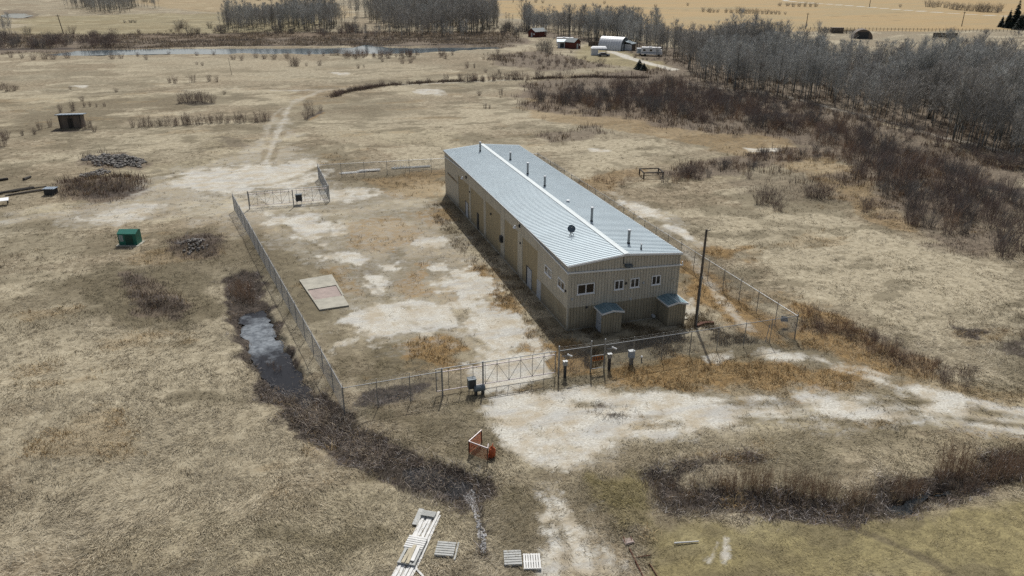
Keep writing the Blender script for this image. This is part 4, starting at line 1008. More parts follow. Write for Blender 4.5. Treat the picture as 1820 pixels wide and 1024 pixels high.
# concrete pad in the yard
def pad():
    A, B, Cc, D = [Vector((*G(*q)[:2], 0)) for q in ((532,500),(590,490),(622,545),(568,553))]
    t = thing('concrete_pad', 'rectangular concrete pad with rusty middle cover in the yard', 'pad', (0,0,0))
    lerp = lambda s, r: (A*(1-r)+B*r)*(1-s)+(D*(1-r)+Cc*r)*s
    def slab(name, s0, s1, z0, z1, mm, r0=0., r1=1.):
        b = MB(); q = [lerp(s0, r0), lerp(s0, r1), lerp(s1, r1), lerp(s1, r0)]
        b.hexa([(v.x, v.y, z0) for v in q]+[(v.x, v.y, z1) for v in q]); return b.build(name, mm, t)
    slab('slab', 0, .36, -.2, .17, M['conc']); slab('slab', .70, 1, -.2, .17, M['conc'], 0, .97)
    slab('pit_cover', .362, .698, -.2, .10, M['pinkc'], .04, .94); slab('curb', .362, .698, -.2, .18, M['conc'], 0, .04); slab('curb', .362, .698, -.2, .18, M['conc'], .94, 1.)
pad()
# ------------------------------------------------------------------ loose things around the site
def goal():
    P1, P2, P3 = [Vector((*G(*q)[:2], 0)) for q in ((856,788),(833.7,808.4),(867,821))]
    o = P2.copy(); t = thing('goal_frame', 'small pipe goal with torn orange netting on the grass', 'goal', (o.x, o.y, hz(o.x, o.y)))
    a, c = P1-o, P3-o; H_ = 1.12; z = Vector((0,0,H_)); z3 = Vector((0,0,1.12)); sk = Vector((0,0,-.15))
    b = MB(); b.tube(z, a+z, .045, 8); b.tube(z, c+z3, .045, 8); b.tube(c+z3, c+z3+Vector((.35,.9,.0))*.55, .04, 8); b.build('crossbar', M['pinkrail'], t)
    for p in (Vector((0,0,0)), a, c):
        b = MB(); b.tube(p+sk, p+z, .042, 8); b.build('upright', M['rust'], t)
    def net(p, q, z0, z1, st=.085, r=.013, back=Vector((0,0,0))):
        b = MB(); L = (q-p).length; n = int(L/st); m_ = int((z1-z0)/st)
        for k in range(n+1):
            s = p+(q-p)*(k/n); b.tube(s+Vector((0,0,z0+random.uniform(0,.08))), s+Vector((0,0,z1)), r, 3)
        for k in range(m_+1):
            zz = z0+(z1-z0)*k/m_; b.path([p+Vector((0,0,zz)), (p+q)/2+Vector((random.uniform(-.03,.03),random.uniform(-.03,.03),zz-.04)), q+Vector((0,0,zz))], r, 3)
        return b
    net(Vector((0,0,0)), a, .12, 1.05).build('netting', M['orange'], t)
    net(Vector((0,0,0)), c, .12, 1.05).build('netting', M['orange'], t)
    b = net(c, a+Vector((.6,-.9,0)), .05, .5)
    b.build('netting', M['orange'], t)
    b = MB(); b.ball((c.x+.42, c.y+.35, .42), .26, .24, .5, 10, 8, .16); b.build('bunched_netting', M['orange'], t)
goal()
def pallet(label, c, rz, mm, n=6, w_=1.05, l_=1.2, tilt=0, extra=False):
    t = thing('wooden_pallet', label, 'pallet', c, rz, 'pallets lying on the grass')
    for k in range(n):
        b = MB(); y = -l_/2+l_*(k+.5)/n; hw = l_/n*.37; b.box(-w_/2, w_/2, y-hw, y+hw, .12+tilt*k, .145+tilt*k); b.build('deck_board', mm, t)
    for x_ in (-w_/2+.05, 0, w_/2-.05):
        b = MB(); b.box(x_-.04, x_+.04, -l_/2, l_/2, .022, .118); b.build('stringer', mm, t)
    b = MB()
    for y in (-l_/2+.06, 0, l_/2-.06): b.box(-w_/2, w_/2, y-.05, y+.05, -.01, .02)
    b.build('base_board', mm, t)
    if extra:
        b = MB(); b.box(w_/2+.06, w_/2+.16, -l_/2-.2, l_/2+.05, .0, .1); b.build('loose_rail', mm, t)
    return t
def pc(q): return Vector((*np.mean([G(*p)[:2] for p in q], 0), 0))
def onG(v, dz=0.02): return Vector((v.x, v.y, hz(v.x, v.y)+dz))
pallet('grey weathered pallet with tight slats beside the white lumber', onG(pc([(774,982),(784,967),(810,972),(800,998)])), -.42+.0, M['gplank'], 6, 1.12, 1.18, extra=True)
pallet('pale pallet with slats lying crosswise near the bottom edge', onG(pc([(896,982),(925,980),(926,1006),(898,1007)])), -.25, M['gplank'], 6, 1.02, 1.2)
pallet('white pallet with slats pointing away, right of the other', onG(pc([(930,987),(959,986),(961,1013),(932,1013)])), -.28+math.pi/2, M['plank'], 7, 1.2, 1.02)
# white lumber pile
def lumber():
    A = Vector((*G(768,914)[:2],0)); B = Vector((*G(716,1018)[:2],0)); u = (B-A).normalized(); v = Vector((-u.y, u.x, 0)); rz = math.atan2(u.y, u.x)
    zg = hz(A.x, A.y)
    def plank(lab, s, off, l, w_, z, mm='plank', yaw=0, th=.06, grp='white boards in the lumber pile'):
        c = A+u*s+v*off; o = MB(); o.box(-l/2, l/2, -w_/2, w_/2, 0, th); o = o.build('plank', M[mm]); o.location = (c.x, c.y, max(zg, hz(c.x, c.y))+z); o.rotation_euler.z = rz+yaw; tag(o, lab, 'plank', grp); return o
    lab = 'long white board in the lumber pile at the bottom edge'
    for k, off in enumerate((-.42,-.22,-.02,.18,.38,.58)): plank(lab, 2.05+.12*random.uniform(-1,1), off, 4.1, .175, .03, yaw=random.uniform(-.025,.025))
    for k, off in enumerate((-.30,-.08,.16,.42)): plank(lab, 1.6+.3*random.uniform(-1,1), off, 3.0, .16, .10, yaw=random.uniform(-.06,.06))
    for k, off in enumerate((-.45,-.25,-.05,.15,.35,.55)): plank(lab, 5.6+.15*random.uniform(-1,1), off+.05, 3.9, .18, .03, yaw=random.uniform(-.02,.02))
    for k, off in enumerate((-.3,-.06,.2,.42)): plank(lab, 6.0+.2*random.uniform(-1,1), off, 3.2, .17, .10, yaw=random.uniform(-.03,.03))
    plank('short raw tan board lying on top of the white lumber', 4.0, .10, 1.5, .2, .30, 'bplank', .05, grp='raw boards on the lumber pile')
    plank('second short tan board on the white lumber, nearer its right edge', 4.15, -.12, 1.2, .2, .30, 'bplank', -.04, grp='raw boards on the lumber pile')
    plank('short white board lying on top in the middle of the lumber', 3.9, .33, 1.2, .22, .30, 'plank', .03)
    plank('wide grey board at the far right corner of the lumber pile', .55, -.72, 1.5, .34, .05, 'gplank', .05)
    plank('loose white stub of board left of the lumber pile', 5.0, .98, .75, .12, .02, 'plank', .9)
    c = A+u*2.95; c.z = zg+.165
    t = pallet('white pallet lying across the middle of the lumber pile', c, rz+math.pi/2, M['plank'], 6, 1.15, 1.05); 
    c = A+u*4.1+v*.05; c.z = zg+.165
    t = pallet('broken dark gapped pallet under the tan boards on the lumber', c, rz, M['gplank'], 5, 1.25, 1.1); t.scale.z = .8
    c = A+u*.35+v*(-.1); c.z = zg+.165
    pallet('small grey pallet at the far end of the lumber pile', c, rz+math.pi/2, M['gplank'], 6, .9, .5)
lumber()
# rusty rails bottom right
def rail(label, p, q, w_=.06, mm='rust'):
    A, B = at(*p), at(*q); L = B-A; b = MB(); l = math.hypot(L.x, L.y)
    b.box(0, l, -w_/2, w_/2, 0, .012); b.box(0, l, -w_/2, -w_/2+.012, .012, .06); b.tube((l*.02,0,.03), (l*.98,0,.03), .02, 5)
    o = b.build('rusty_rail', M[mm]); o.location = A+Vector((0,0,.06)); o.rotation_euler = (0, -math.atan2(L.z, l), math.atan2(L.y, L.x)); tag(o, label, 'rail', 'rusty rails in the grass')
rail('long rusty angle rail lying in the grass at bottom right', (1118,972), (1146,1030), .09)
rail('thin rusty rail lying across, right of the long one', (1130,990), (1158,986), .05)
rail('short rusty rail right of the long angle rail', (1154,1000), (1170,1026), .06)
rail('short rusty stub left of the small tan plate', (1108,955), (1112,967), .08)
rail('short rusty stub right of the small tan plate', (1121,954), (1124,963), .08)
b = MB(); b.box(-.3,.3,-.24,.24,0,.05); b.box(-.26,.26,-.2,-.15,.05,.09); o = b.build('steel_plate', M['pinkc']); o.location = at(1117,962,.05); tag(o, 'small tan steel plate between two rusty stubs', 'plate')
b = MB(); b.tube((-.75,0,.05),(.75,.05,.06),.05,6,.035); o = b.build('white_stick', M['plank']); o.location = at(1220,966,.05); o.rotation_euler.z = -.25; tag(o, 'bleached white stick lying in the grass', 'stick')

# green utility box
def utility_box():
    p = Vector((*G(232,434)[:2],0)); t = thing('utility_box', 'green steel utility box with white label standing in the grass', 'utility box', (p.x, p.y, hz(p.x, p.y)), -YAW+.02)
    b = MB(); prof = [(-.55,0),(.85,0),(.85,1.6),(.25,1.78),(-.55,1.45)]
    b.prism(prof, lambda a, z, d: (d, a, z), -1.1, 1.1); b.build('body', M['green'], t)
    b = MB(); b.prism([(-.60,1.43),(.25,1.785),(.88,1.60),(.88,1.66),(.25,1.86),(-.62,1.5)], lambda a, z, d: (d, a, z), -1.15, 1.15); b.build('lid', M['green'], t)
    b = MB(); b.box(-.25, .65, -.585, -.552, .12, 1.3); d_ = b.build('door', mat('dark_green_enamel', (.006,.055,.04), .4, 0, .1, 2), t)
    b = MB(); b.box(.5, .56, -.62, -.586, .6, .8); b.build('handle', M['dark'], d_)
    b = MB(); b.box(-.95, -.5, -.575, -.552, .55, 1.3); l = b.build('label_plate', M['palebox'], t)
    b = MB()
    for k in range(4): b.box(-.9, -.55, -.583, -.576, .65+k*.16, .72+k*.16)
    b.build('label_print', M['green'], l)
    b = MB(); b.box(-1.4, 1.4, -.9, 1.1, -.3, .06); b.build('base_slab', M['conc'], t)
utility_box()
# brown lean-to shelter, far left
def shelter():
    p = at(128, 230); t = thing('open_shelter', 'brown board shelter with a pale sloping metal roof', 'shelter', p, -.12)
    b = MB(); b.box(-2.1, 2.1, 0, 2.2, -.2, 2.55); b.build('wall', M['brownw'], t)
    b = MB(); b.hexa([(-2.6,-.5,2.75),(2.6,-.5,2.75),(2.6,2.6,2.45),(-2.6,2.6,2.45),(-2.6,-.5,2.9),(2.6,-.5,2.9),(2.6,2.6,2.6),(-2.6,2.6,2.6)])
    for k in range(9): b.box(-2.5+k*.62, -2.44+k*.62, -.49, .0, 2.85, 2.93)
    b.build('roof', M['tarp'], t)
    for x_ in (-2.0, 0, 2.0):
        b = MB(); b.box(x_-.07, x_+.07, -.35, -.2, -.2, 2.78); b.build('post', M['oldwood'], t)
    b = MB(); b.box(-.5, .5, -.05, -.002, 0, 2.0); b.build('door', M['oldwood'], t)
shelter()
# left debris
def crate():
    p = at(92, 347); t = thing('slatted_crate', 'dark crate with a pale slatted top at end of the poles', 'crate', p, -.3)
    b = MB(); b.box(-.75,.75,-.55,.55,.0,.85); b.build('body', M['dark'], t)
    for k in range(5):
        b = MB(); b.box(-.85+k*.36, -.58+k*.36, -.65, .65, .852, .92); b.build('slat', M['tarp'], t)
crate()
for k, (p, q, r, lab) in enumerate([((-30,352),(62,337),.17,'longest dark pole of the pile by the crate'), ((-10,347),(60,336),.15,'dark pole lying behind the longest pole'), ((-25,350),(84,336),.12,'thin dark pole reaching the crate'), ((10,350),(78,343),.13,'greyish pole at the front of the pile'), ((22,348),(75,342),.1,'short grey pole lying in front of the crate')]):
    A, B = at(*p), at(*q); b = MB(); L = B-A; b.path([Vector((0,0,0)), L*.5+Vector((0,0,.05)), L], r, 8, r*.75); o = b.build('wooden_log', M['oldwood'] if k < 3 else M['wood']); o.location = A+Vector((0,0,r*.8)); tag(o, lab, 'pole', 'poles piled at the left')
for p, q, lab in [((-8,324),(15,320.5),'short dark log lying at the left edge'), ((43,322),(55,317),'short dark log lying alone left of the mound')]:
    A, B = at(*p), at(*q); b = MB(); b.tube((0,0,0), B-A, .24, 8, .18); o = b.build('wooden_log', M['oldwood']); o.location = A+Vector((0,0,.2)); tag(o, lab, 'log', 'logs lying in the field')
p = at(3, 365); t = thing('low_table', 'low table with a white sheet top at the left edge', 'table', p, .2)
b = MB(); b.hexa([(-1.2,-.7,.75),(1.0,-.7,.7),(1.0,.7,.8),(-1.2,.7,.8),(-1.2,-.7,.83),(1.0,-.7,.78),(1.0,.7,.88),(-1.2,.7,.88)]); b.build('top', M['white'], t)
for x_, y_ in ((-1,-.5),(.8,-.5),(.8,.5),(-1,.5)):
    b = MB(); b.tube((x_,y_,-.1),(x_,y_,.75),.05,6); b.build('leg', M['dark'], t)
# white boards at the back fence
for px, py, l, mm, lab, dz in [(628,307,4.3,'plank','white boards stacked at the back fence, nearest the gate',0), (655,305,3.4,'plank','white boards lying at the right end of the white stack',.12), (712,300,3.0,'gplank','grey jumbled boards on the ground by the back fence',0), (745,298,4.0,'gplank','grey long boards trailing right along the back fence',0)]:
    b = MB()
    for k in range(4): b.box(-l/2+random.uniform(-.3,.3), l/2+random.uniform(-.3,.3), -.4+k*.2, -.23+k*.2, (k % 2)*.07, .065+(k % 2)*.07)
    if 'jumbled' in lab:
        for k in range(5): b.tube((-1.2+k*.5,-.4,.1), (-.9+k*.5,.5,.35), .05, 5)
    o = b.build('board_stack', M[mm]); o.location = at(px, py, .03+dz); o.rotation_euler.z = -YAW-.02+.28; tag(o, lab, 'boards')
# old wooden platform on the right
p = at(1157, 313); t = thing('wooden_platform', 'old dark square wooden platform on legs amid the scrub', 'platform', p, -.2)
b = MB()
for y_ in (-1.4, 1.3): b.box(-1.7,1.7,y_,y_+.15,.9,1.05)
for x_ in (-1.7, 1.55): b.box(x_,x_+.15,-1.25,1.3,.9,1.05)
b.build('top_frame', M['oldwood'], t)
for x_, y_ in ((-1.6,-1.3),(1.6,-1.3),(1.6,1.3),(-1.6,1.3)):
    b = MB(); b.box(x_-.09,x_+.09,y_-.09,y_+.09,-.1,.9); b.build('leg', M['oldwood'], t)
# rubble piles
def rubble(name, label, pts, n, r0, r1, mm, h=.35):
    P = PG(pts); x0, y0 = P.min(0); x1, y1 = P.max(0); b = MB(); k = 0
    while k < n:
        x, y = random.uniform(x0, x1), random.uniform(y0, y1); s = float(poly_sd(np.array([x]), np.array([y]), P)[0])
        if s > 0: continue
        r = random.uniform(r0, r1)**1; b.ball((x, y, hz(x, y)+r*.3+random.uniform(0, h)*min(1, -s)), r*random.uniform(.7,1.3), r*random.uniform(.7,1.3), r*random.uniform(.5,.9), 5, 3, .35); k += 1
    o = b.build(name, M[mm]); tag(o, label, None, None, 'stuff')
rubble('rubble_pile', 'grey broken rubble heap behind the grassy mound', [(145,286),(158,279),(175,281),(186,275),(205,279),(222,275),(240,284),(262,289),(248,293),(252,298),(225,296),(212,300),(190,295),(170,298),(166,291)], 620, .10, .33, 'rock', .55)
rubble('rubble_strip', 'low strip of rubble and timber before the heap', [(140,314),(185,301),(200,306),(160,316)], 110, .10, .3, 'rock', .2)
rubble('rubble_scatter', 'rubble lying on the mound beside the fence', [(310,430),(350,428),(375,445),(330,455)], 140, .07, .2, 'rock', .25)
rubble('white_stones', 'white glinting stones along the ditch outlet', [(822,858),(842,862),(848,900),(856,938),(864,950),(862,985),(857,990),(850,955),(846,930),(838,900),(826,880)], 420, .035, .10, 'pstone', .05)
rubble('ditch_stones', 'pale stones scattered at the end of the ditch', [(780,835),(840,850),(838,872),(760,862)], 120, .03, .08, 'pstone', .05)

# ------------------------------------------------------------------ bare shrubs and trees
def ribbons(S, E_, w0, w1):
    """flat slender stems from S to E; returns V,F"""
    n = len(S); a = rng.uniform(0, np.pi, n); D = np.stack([np.cos(a), np.sin(a), np.zeros(n)], 1)
    V = np.stack([S-D*w0[:, None]*.5, S+D*w0[:, None]*.5, E_-D*w1[:, None]*.5, E_+D*w1[:, None]*.5], 1).reshape(-1, 3)
    o = np.arange(n)[:, None]*4; F = np.concatenate([o+[[0,1,3]], o+[[0,3,2]]], 0); return V, F
def joinVF(lst):
    V = []; F = []; o = 0
    for v, f in lst: V.append(v); F.append(f+o); o += len(v)
    return np.concatenate(V), np.concatenate(F)
def shrub_vf(n, spread, lean, w_, twigs=3, seed=0):
    """unit height shrub"""
    r_ = np.random.default_rng(seed); a = r_.uniform(0, 2*np.pi, n); rad = spread*np.sqrt(r_.uniform(0, 1, n))*.45
    S = np.stack([np.cos(a)*rad, np.sin(a)*rad, np.full(n, -.08)], 1)
    a2 = a+r_.normal(0, .7, n); ln = lean*r_.uniform(.05, 1.25, n); h = r_.uniform(.35, 1.0, n)*(1-.38*(ln/(lean*1.25))**2)
    Mid = S+np.stack([np.cos(a2)*ln*h*.4, np.sin(a2)*ln*h*.4, h*.55+.08], 1)
    T = S+np.stack([np.cos(a2)*ln*h, np.sin(a2)*ln*h, h+.08], 1)
    w0 = np.full(n, w_); L = [ribbons(S, Mid, w0, w0*.75), ribbons(Mid, T, w0*.75, w0*.3)]
    for k in range(twigs):
        q = r_.uniform(.1, .9, n)[:, None]; b0 = Mid*(1-q)+T*q; a3 = r_.uniform(0, 2*np.pi, n); l = r_.uniform(.12, .30, n)
        e = b0+np.stack([np.cos(a3)*l*.55, np.sin(a3)*l*.55, l*.85], 1); L.append(ribbons(b0, e, w0*.55, w0*.25))
    return joinVF(L)
def aspen_vf(H, seed, ntw=15, nl=46, cw=1.0, tw=1.0):
    r_ = np.random.default_rng(seed); bend = r_.normal(0, .25, 2)
    ax = lambda z: np.stack([bend[0]*np.sin(z/H*2.5)*.6, bend[1]*np.sin(z/H*2.1)*.6, z], -1)
    b = MB(); zs = [-.4, H*.25, H*.5, H*.75, H*.97]; pts = [Vector(ax(np.array(float(z)))) for z in zs]; b.path(pts, .11, 5, .025)
    tv = np.array(b.v); tf = []
    for f in b.f:
        for i in range(1, len(f)-1): tf.append((f[0], f[i], f[i+1]))
    z = H*r_.uniform(.28, .98, nl); t = (z/H-.28)/.70; a = r_.uniform(0, 2*np.pi, nl)
    ll = (1.9*np.sin(np.clip(t*.8+.22, 0, 1)*np.pi)**.7+.35)*r_.uniform(.7, 1.25, nl)*cw*H/12
    S = ax(z); up = r_.uniform(.55, 1.2, nl); E_ = S+np.stack([np.cos(a)*ll*.75, np.sin(a)*ll*.75, ll*up], 1)
    L = [ribbons(S, E_, np.full(nl, .07), np.full(nl, .03))]
    idx = np.repeat(np.arange(nl), ntw); q = r_.uniform(.15, 1.0, len(idx))[:, None]; B0 = S[idx]*(1-q)+E_[idx]*q
    a3 = r_.uniform(0, 2*np.pi, len(idx)); l = r_.uniform(.5, 1.2, len(idx))*H/12
    E2 = B0+np.stack([np.cos(a3)*l*.6, np.sin(a3)*l*.6, l*r_.uniform(.2, 1.1, len(idx))], 1)
    L.append(ribbons(B0, E2, np.full(len(idx), .04*tw), np.full(len(idx), .018*tw)))
    V, F = joinVF(L); return (tv, np.array(tf)), (V, F)
def sample_region(pts, spacing, amp=6, jit=.5, world=False):
    P = np.array(pts) if world else PG(pts); x0, y0 = P.min(0); x1, y1 = P.max(0)
    gx, gy = np.meshgrid(np.arange(x0, x1, spacing), np.arange(y0, y1, spacing)); x = gx.ravel(); y = gy.ravel()
    x = x+rng.uniform(-jit, jit, len(x))*spacing; y = y+rng.uniform(-jit, jit, len(y))*spacing
    s = poly_sd(x, y, P)+(fbm(x, y, 9+amp*.5, 3, 33)-.5)*amp; ok = s < 0; return x[ok], y[ok]
def in_view(x, y):
    d = np.stack([x-CAM[0], y-CAM[1], -CAM[2]*np.ones(len(x))], 1); q = d@FW; u = 910+FOC*(d@RT)/q; v = 512-FOC*(d@UP)/q
    return u, v, np.linalg.norm(d, axis=1)

# --- willows and other shrubs
BUSH = {}
for key, args, mm in [('round', (75, .55, .75, .0115, 4), 'willow'), ('brush', (70, .9, .45, .011, 4), 'willow'), ('red', (48, .6, .55, .010, 5), 'willowred'), ('grey', (80, .6, .7, .0115, 4), 'willowgrey'), ('upright', (45, .4, .30, .012, 4), 'willow')]:
    BUSH[key] = []
    for v in range(3):
        V, F = shrub_vf(*args, seed=hash(key) % 7*0+len(key)*10+v); BUSH[key].append((V, F, mesh_np('bare_shrub', V, F, M[mm], link=False), mm))
shrubs = []   # x, y, h, kind, label, group
LB = {'thicket': ('bare purplish brown willow in the thicket below the wood', 'willows of the thicket below the wood'),
      'band': ('bare brown shrub in the band curving along the dry channel', 'shrubs along the dry channel'),
      'field': ('small bare shrub standing in the open left field', 'shrubs scattered over the left field'),
      'hedge': ('bare shrub in the thin hedge row left of the track', 'shrubs of the thin hedge row'),
      'bank': ('bare shrub on the near bank of the river', 'shrubs on the near river bank'),
      'farbank': ('bare shrub on the far bank of the river', 'shrubs on the far river bank'),
      'ditch': ('reddish brown willow shoots rising from the right hand ditch', 'willow shoots in the right ditch'),
      'rightfield': ('bare shrub standing in the pale grass right of the building', 'shrubs right of the building'),
      'farm': ('bare shrub growing before the farmstead', 'shrubs before the farmstead'),
      'leftditch': ('dark reddish shrub growing at the head of the left ditch', 'shrubs at the left ditch'),
      'woodedge': ('grey bare shrub in the understorey along the wood', 'understorey shrubs of the wood'),
      'far': ('dark bare bush out in the far stubble fields', 'bushes in the far fields')}
def S_(key, kind, px, py, h):
    p = G(px, py); shrubs.append((p[0], p[1], h, kind, key))
for px, py, h, k in [(343,145,2.6,'brush'),(302,146,2.2,'upright'),(312,147,2.8,'upright'),(372,144,2.4,'upright'),(385,145,2.2,'upright'),(360,117,1.5,'round'),(350,115,1.2,'round'),(207,163,1.2,'round'),(146,178,1.5,'round'),(150,190,1.4,'upright'),(160,189,1.5,'upright'),(172,190,1.2,'upright'),(186,190,1.2,'upright'),(330,183,3.2,'round'),(345,184,3.6,'round'),(362,183,3.2,'round'),(377,182,2.4,'round'),(320,185,2.0,'round'),(354,180,3.0,'round'),(399,168,1.3,'round'),(525,118,2.6,'round'),(545,118,1.4,'upright'),(568,116,2.0,'round'),(637,121,1.6,'round'),(647,120,1.4,'upright'),(830,121,2.6,'upright'),(843,121,1.8,'upright'),(863,129,1.4,'round'),(887,130,1.6,'upright'),(852,170,1.6,'round'),(890,168,2.0,'upright'),(862,192,1.8,'upright'),(870,192,1.3,'upright'),(545,213,2.6,'round'),(555,205,2.2,'round'),(548,195,2.6,'brush'),(570,196,1.3,'round'),(3,160,2.2,'round'),(14,162,2.6,'round'),(25,161,2.0,'round'),(30,159,1.5,'brush'),(125,158,1.0,'round'),(40,242,1.6,'upright'),(62,240,1.6,'upright'),(72,232,2.0,'upright'),(90,228,2.0,'upright'),(150,232,2.2,'upright'),(160,228,2.2,'upright'),(168,236,1.5,'round'),(108,200,2.4,'upright'),(130,198,3.0,'upright'),(5,262,3.6,'upright'),(12,250,2.2,'round')]: S_('field', k, px, py, h)
for k in range(30):
    q = k/29; S_('hedge', random.choice(['upright','brush','upright']), 236+q*240+random.uniform(-4,4), 229-q*14+random.uniform(-1,1), random.uniform(.9,2.6) if random.random() < .8 else 2.9)
for k in range(70):
    pp = [(590,172),(612,164),(660,156),(720,150),(790,147),(860,145),(940,141),(1010,139)]; q = random.random()*6.99; i = int(q); q -= i
    S_('band', random.choice(['brush','round','upright']), pp[i][0]*(1-q)+pp[i+1][0]*q+random.uniform(-3,3), pp[i][1]*(1-q)+pp[i+1][1]*q+random.uniform(-1.5,1.5), random.uniform(.9,1.9) if i < 4 else random.uniform(1.4,3.2))
for k in range(46): S_('bank', random.choice(['brush','round','upright']), random.uniform(590,806), random.uniform(98,106), random.uniform(1.5,3.2))
for px, py, h in [(415,107,2.2),(430,108,2.4),(455,103,2.0),(470,105,2.2),(487,106,2.6),(510,104,2.6),(520,117,3.6),(528,118,3.0),(200,105,2.8),(215,104,2.4),(245,100,1.8),(260,106,2.2),(120,104,2.6),(95,106,3.0),(80,106,3.0),(60,108,2.6),(40,104,2.2),(20,103,2.0),(300,96,1.5),(380,98,1.8),(550,99,2.0),(575,100,1.8),(730,112,2.6),(715,113,2.0),(680,110,2.0),(350,99,1.8)]: S_('bank', 'round', px, py, h)
for k in range(130):
    px = random.uniform(-20, 210)if k < 75 else random.uniform(210, 900); S_('farbank', random.choice(['brush','round','grey']), px, random.uniform(60,86) if px < 210 else random.uniform(56,76), random.uniform(2.2,5.0) if px < 210 else random.uniform(.8,2.4))
for px, py, h in [(1195,862,.8),(1230,860,1.0),(1262,862,1.2),(1285,868,1.9),(1298,870,2.1),(1312,868,2.2),(1330,865,2.4),(1345,868,2.6),(1360,866,2.2),(1403,872,2.4),(1420,876,2.6),(1436,876,2.3),(1455,880,2.2),(1472,878,2.3),(1515,885,1.9),(1530,884,1.6),(1545,888,1.2),(1592,874,2.2),(1606,872,2.4),(1622,872,2.0),(1640,868,1.7),(1676,842,3.0),(1690,836,3.6),(1704,840,3.4),(1718,838,3.0),(1668,848,2.0),(1780,842,3.0),(1795,838,2.8),(1810,832,2.6),(1735,858,1.8),(1755,846,2.0),(1765,815,1.4),(1800,800,1.5),(1270,822,.9),(1295,818,.9),(1330,815,1.0),(1720,870,1.4),(1830,818,2.6)]: S_('ditch', 'red', px, py, h*.92)
for px, py, h in [(1350,362,2.6),(1362,358,3.0),(1382,374,2.0),(1375,362,2.4),(1445,352,2.6),(1458,352,2.8),(1470,350,2.6),(1435,350,2.0),(1537,378,2.2),(1545,372,2.4),(1617,398,2.6),(1625,402,2.4),(1480,590,1.6),(1496,585,1.8),(1510,596,1.5),(1545,618,1.4),(1560,628,1.6),(1590,636,1.5),(1610,650,1.4),(1650,660,1.4),(1464,600,1.2),(1330,318,1.4),(1060,322,1.6),(1075,325,1.4),(1090,322,1.4),(1105,330,1.5),(1220,315,3.4),(1228,314,2.6),(1118,320,1.4),(1240,318,1.8),(966,212,1.2),(1690,575,.7),(1785,590,.8),(1820,600,1.0),(1000,258,.8)]: S_('rightfield', 'red' if py > 560 or px < 1120 else 'round', px, py, h)
for px, py, h in [(418,520,2.0),(430,528,2.2),(440,522,1.8),(424,508,1.6),(446,534,1.4),(436,512,1.9),(492,650,1.1),(480,640,1.0)]: S_('leftditch', 'red', px, py, h)
for k in range(40):
    q = k/39; S_('woodedge', random.choice(['grey','round']), 1230+q*600+random.uniform(-10,10), 158+q*150-q*(1-q)*60+random.uniform(-8,8), random.uniform(1.5,3.2))
for k in range(34):
    q = random.random(); S_('rightfield', random.choice(['red','brush','red','round']), 1420+q*300+random.uniform(-25,25), 560+q*125+random.uniform(-18,18), random.uniform(.6,1.7))
for k in range(60):
    px = random.choice([random.uniform(300, 400), random.uniform(605, 640), random.uniform(860, 935), random.uniform(380, 880)]); S_('farbank', random.choice(['grey', 'brush', 'grey']), px, random.uniform(50, 64), random.uniform(2.0, 6.0))
for px, py, h in [(968,92,6.0),(975,96,5.0),(960,90,4.5),(1068,118,3.0),(960,114,2.4),(975,116,2.6),(990,117,2.6),(1005,118,2.6),(1020,117,2.6),(1033,116,2.4),(950,106,1.8),(905,100,1.6),(930,108,1.6),(885,95,2.0),(1015,95,1.5),(1040,106,1.5),(1128,104,2.2),(1142,108,1.2),(1150,108,1.2)]: S_('farm', 'grey' if h > 4 else 'round', px, py, h)
for px, py, h in [(1074,7,3.5),(1165,13,3),(1250,21,4),(1262,22,4),(1275,22,3),(1310,24,5),(1325,25,4),(1340,25,4),(1355,26,3.5),(1370,26,3.5),(1385,26,3),(1395,26,2.5),(1222,10,3),(1385,11,4),(1400,11,4),(1430,12,5),(1450,12,4),(1600,13,3),(952,5,4),(935,4,3),(965,6,3),(1650,12,7),(1668,12,6),(1690,16,6),(1705,18,6),(1725,20,6),(1745,21,8),(1760,22,7),(1775,22,7),(232,40,2.5),(240,40,2.2),(222,40,2),(270,4,9),(258,3,8),(1680,14,6),(1715,19,7),(1735,20,5),(1290,23,4),(1300,24,4),(1318,24,5),(1332,25,4),(1347,25,4),(1362,26,4),(1378,26,3.5),(1660,13,6),(1698,17,6),(1750,22,7),(1770,23,7),(1268,22,3),(1258,21,3),(1738,21,6),(700,2,8),(560,1,8),(545,1,8),(575,1,7),(480,1,7),(500,1,7),(520,1,8),(460,1,7),(590,1,8),(1410,12,4),(1420,12,4),(1440,12,4)]: S_('far', 'grey', px, py, h)
x, y = sample_region([(935,178),(1000,162),(1080,156),(1130,152),(1190,146),(1260,170),(1400,190),(1560,240),(1680,300),(1840,350),(1860,500),(1740,450),(1620,385),(1545,340),(1500,290),(1420,240),(1300,222),(1180,205),(1020,190)], 3.0)
keep = fbm(x, y, 9, 3, 41) > np.where(x > G(1450, 320)[0]-30, .30, .37); keep &= line_d(x, y, _CR) > 2.0
th_pts = [(a, b_) for a, b_ in zip(x[keep], y[keep])]
x, y = sample_region([(1160,318),(1230,298),(1400,268),(1520,262),(1520,285),(1400,292),(1260,315),(1190,328)], 2.6); th_small = [(a, b_) for a, b_ in zip(x, y)]
nfix = len(shrubs)
cand = []
for a, b_ in th_pts: cand.append((a, b_, random.uniform(2.0, 4.2), random.choice(['round','grey','round','brush','grey','red']), 'thicket'))
for a, b_ in th_small: cand.append((a, b_, random.uniform(.9, 2.0), random.choice(['red','brush','grey']), 'thicket'))
cx_ = np.array([c[0] for c in cand]); cy_ = np.array([c[1] for c in cand]); u, v, dd = in_view(cx_, cy_)
vis = [(dd[i]/cand[i][2], cand[i]) for i in range(len(cand)) if -30 < u[i] < 1850]
vis.sort(key=lambda q: q[0])
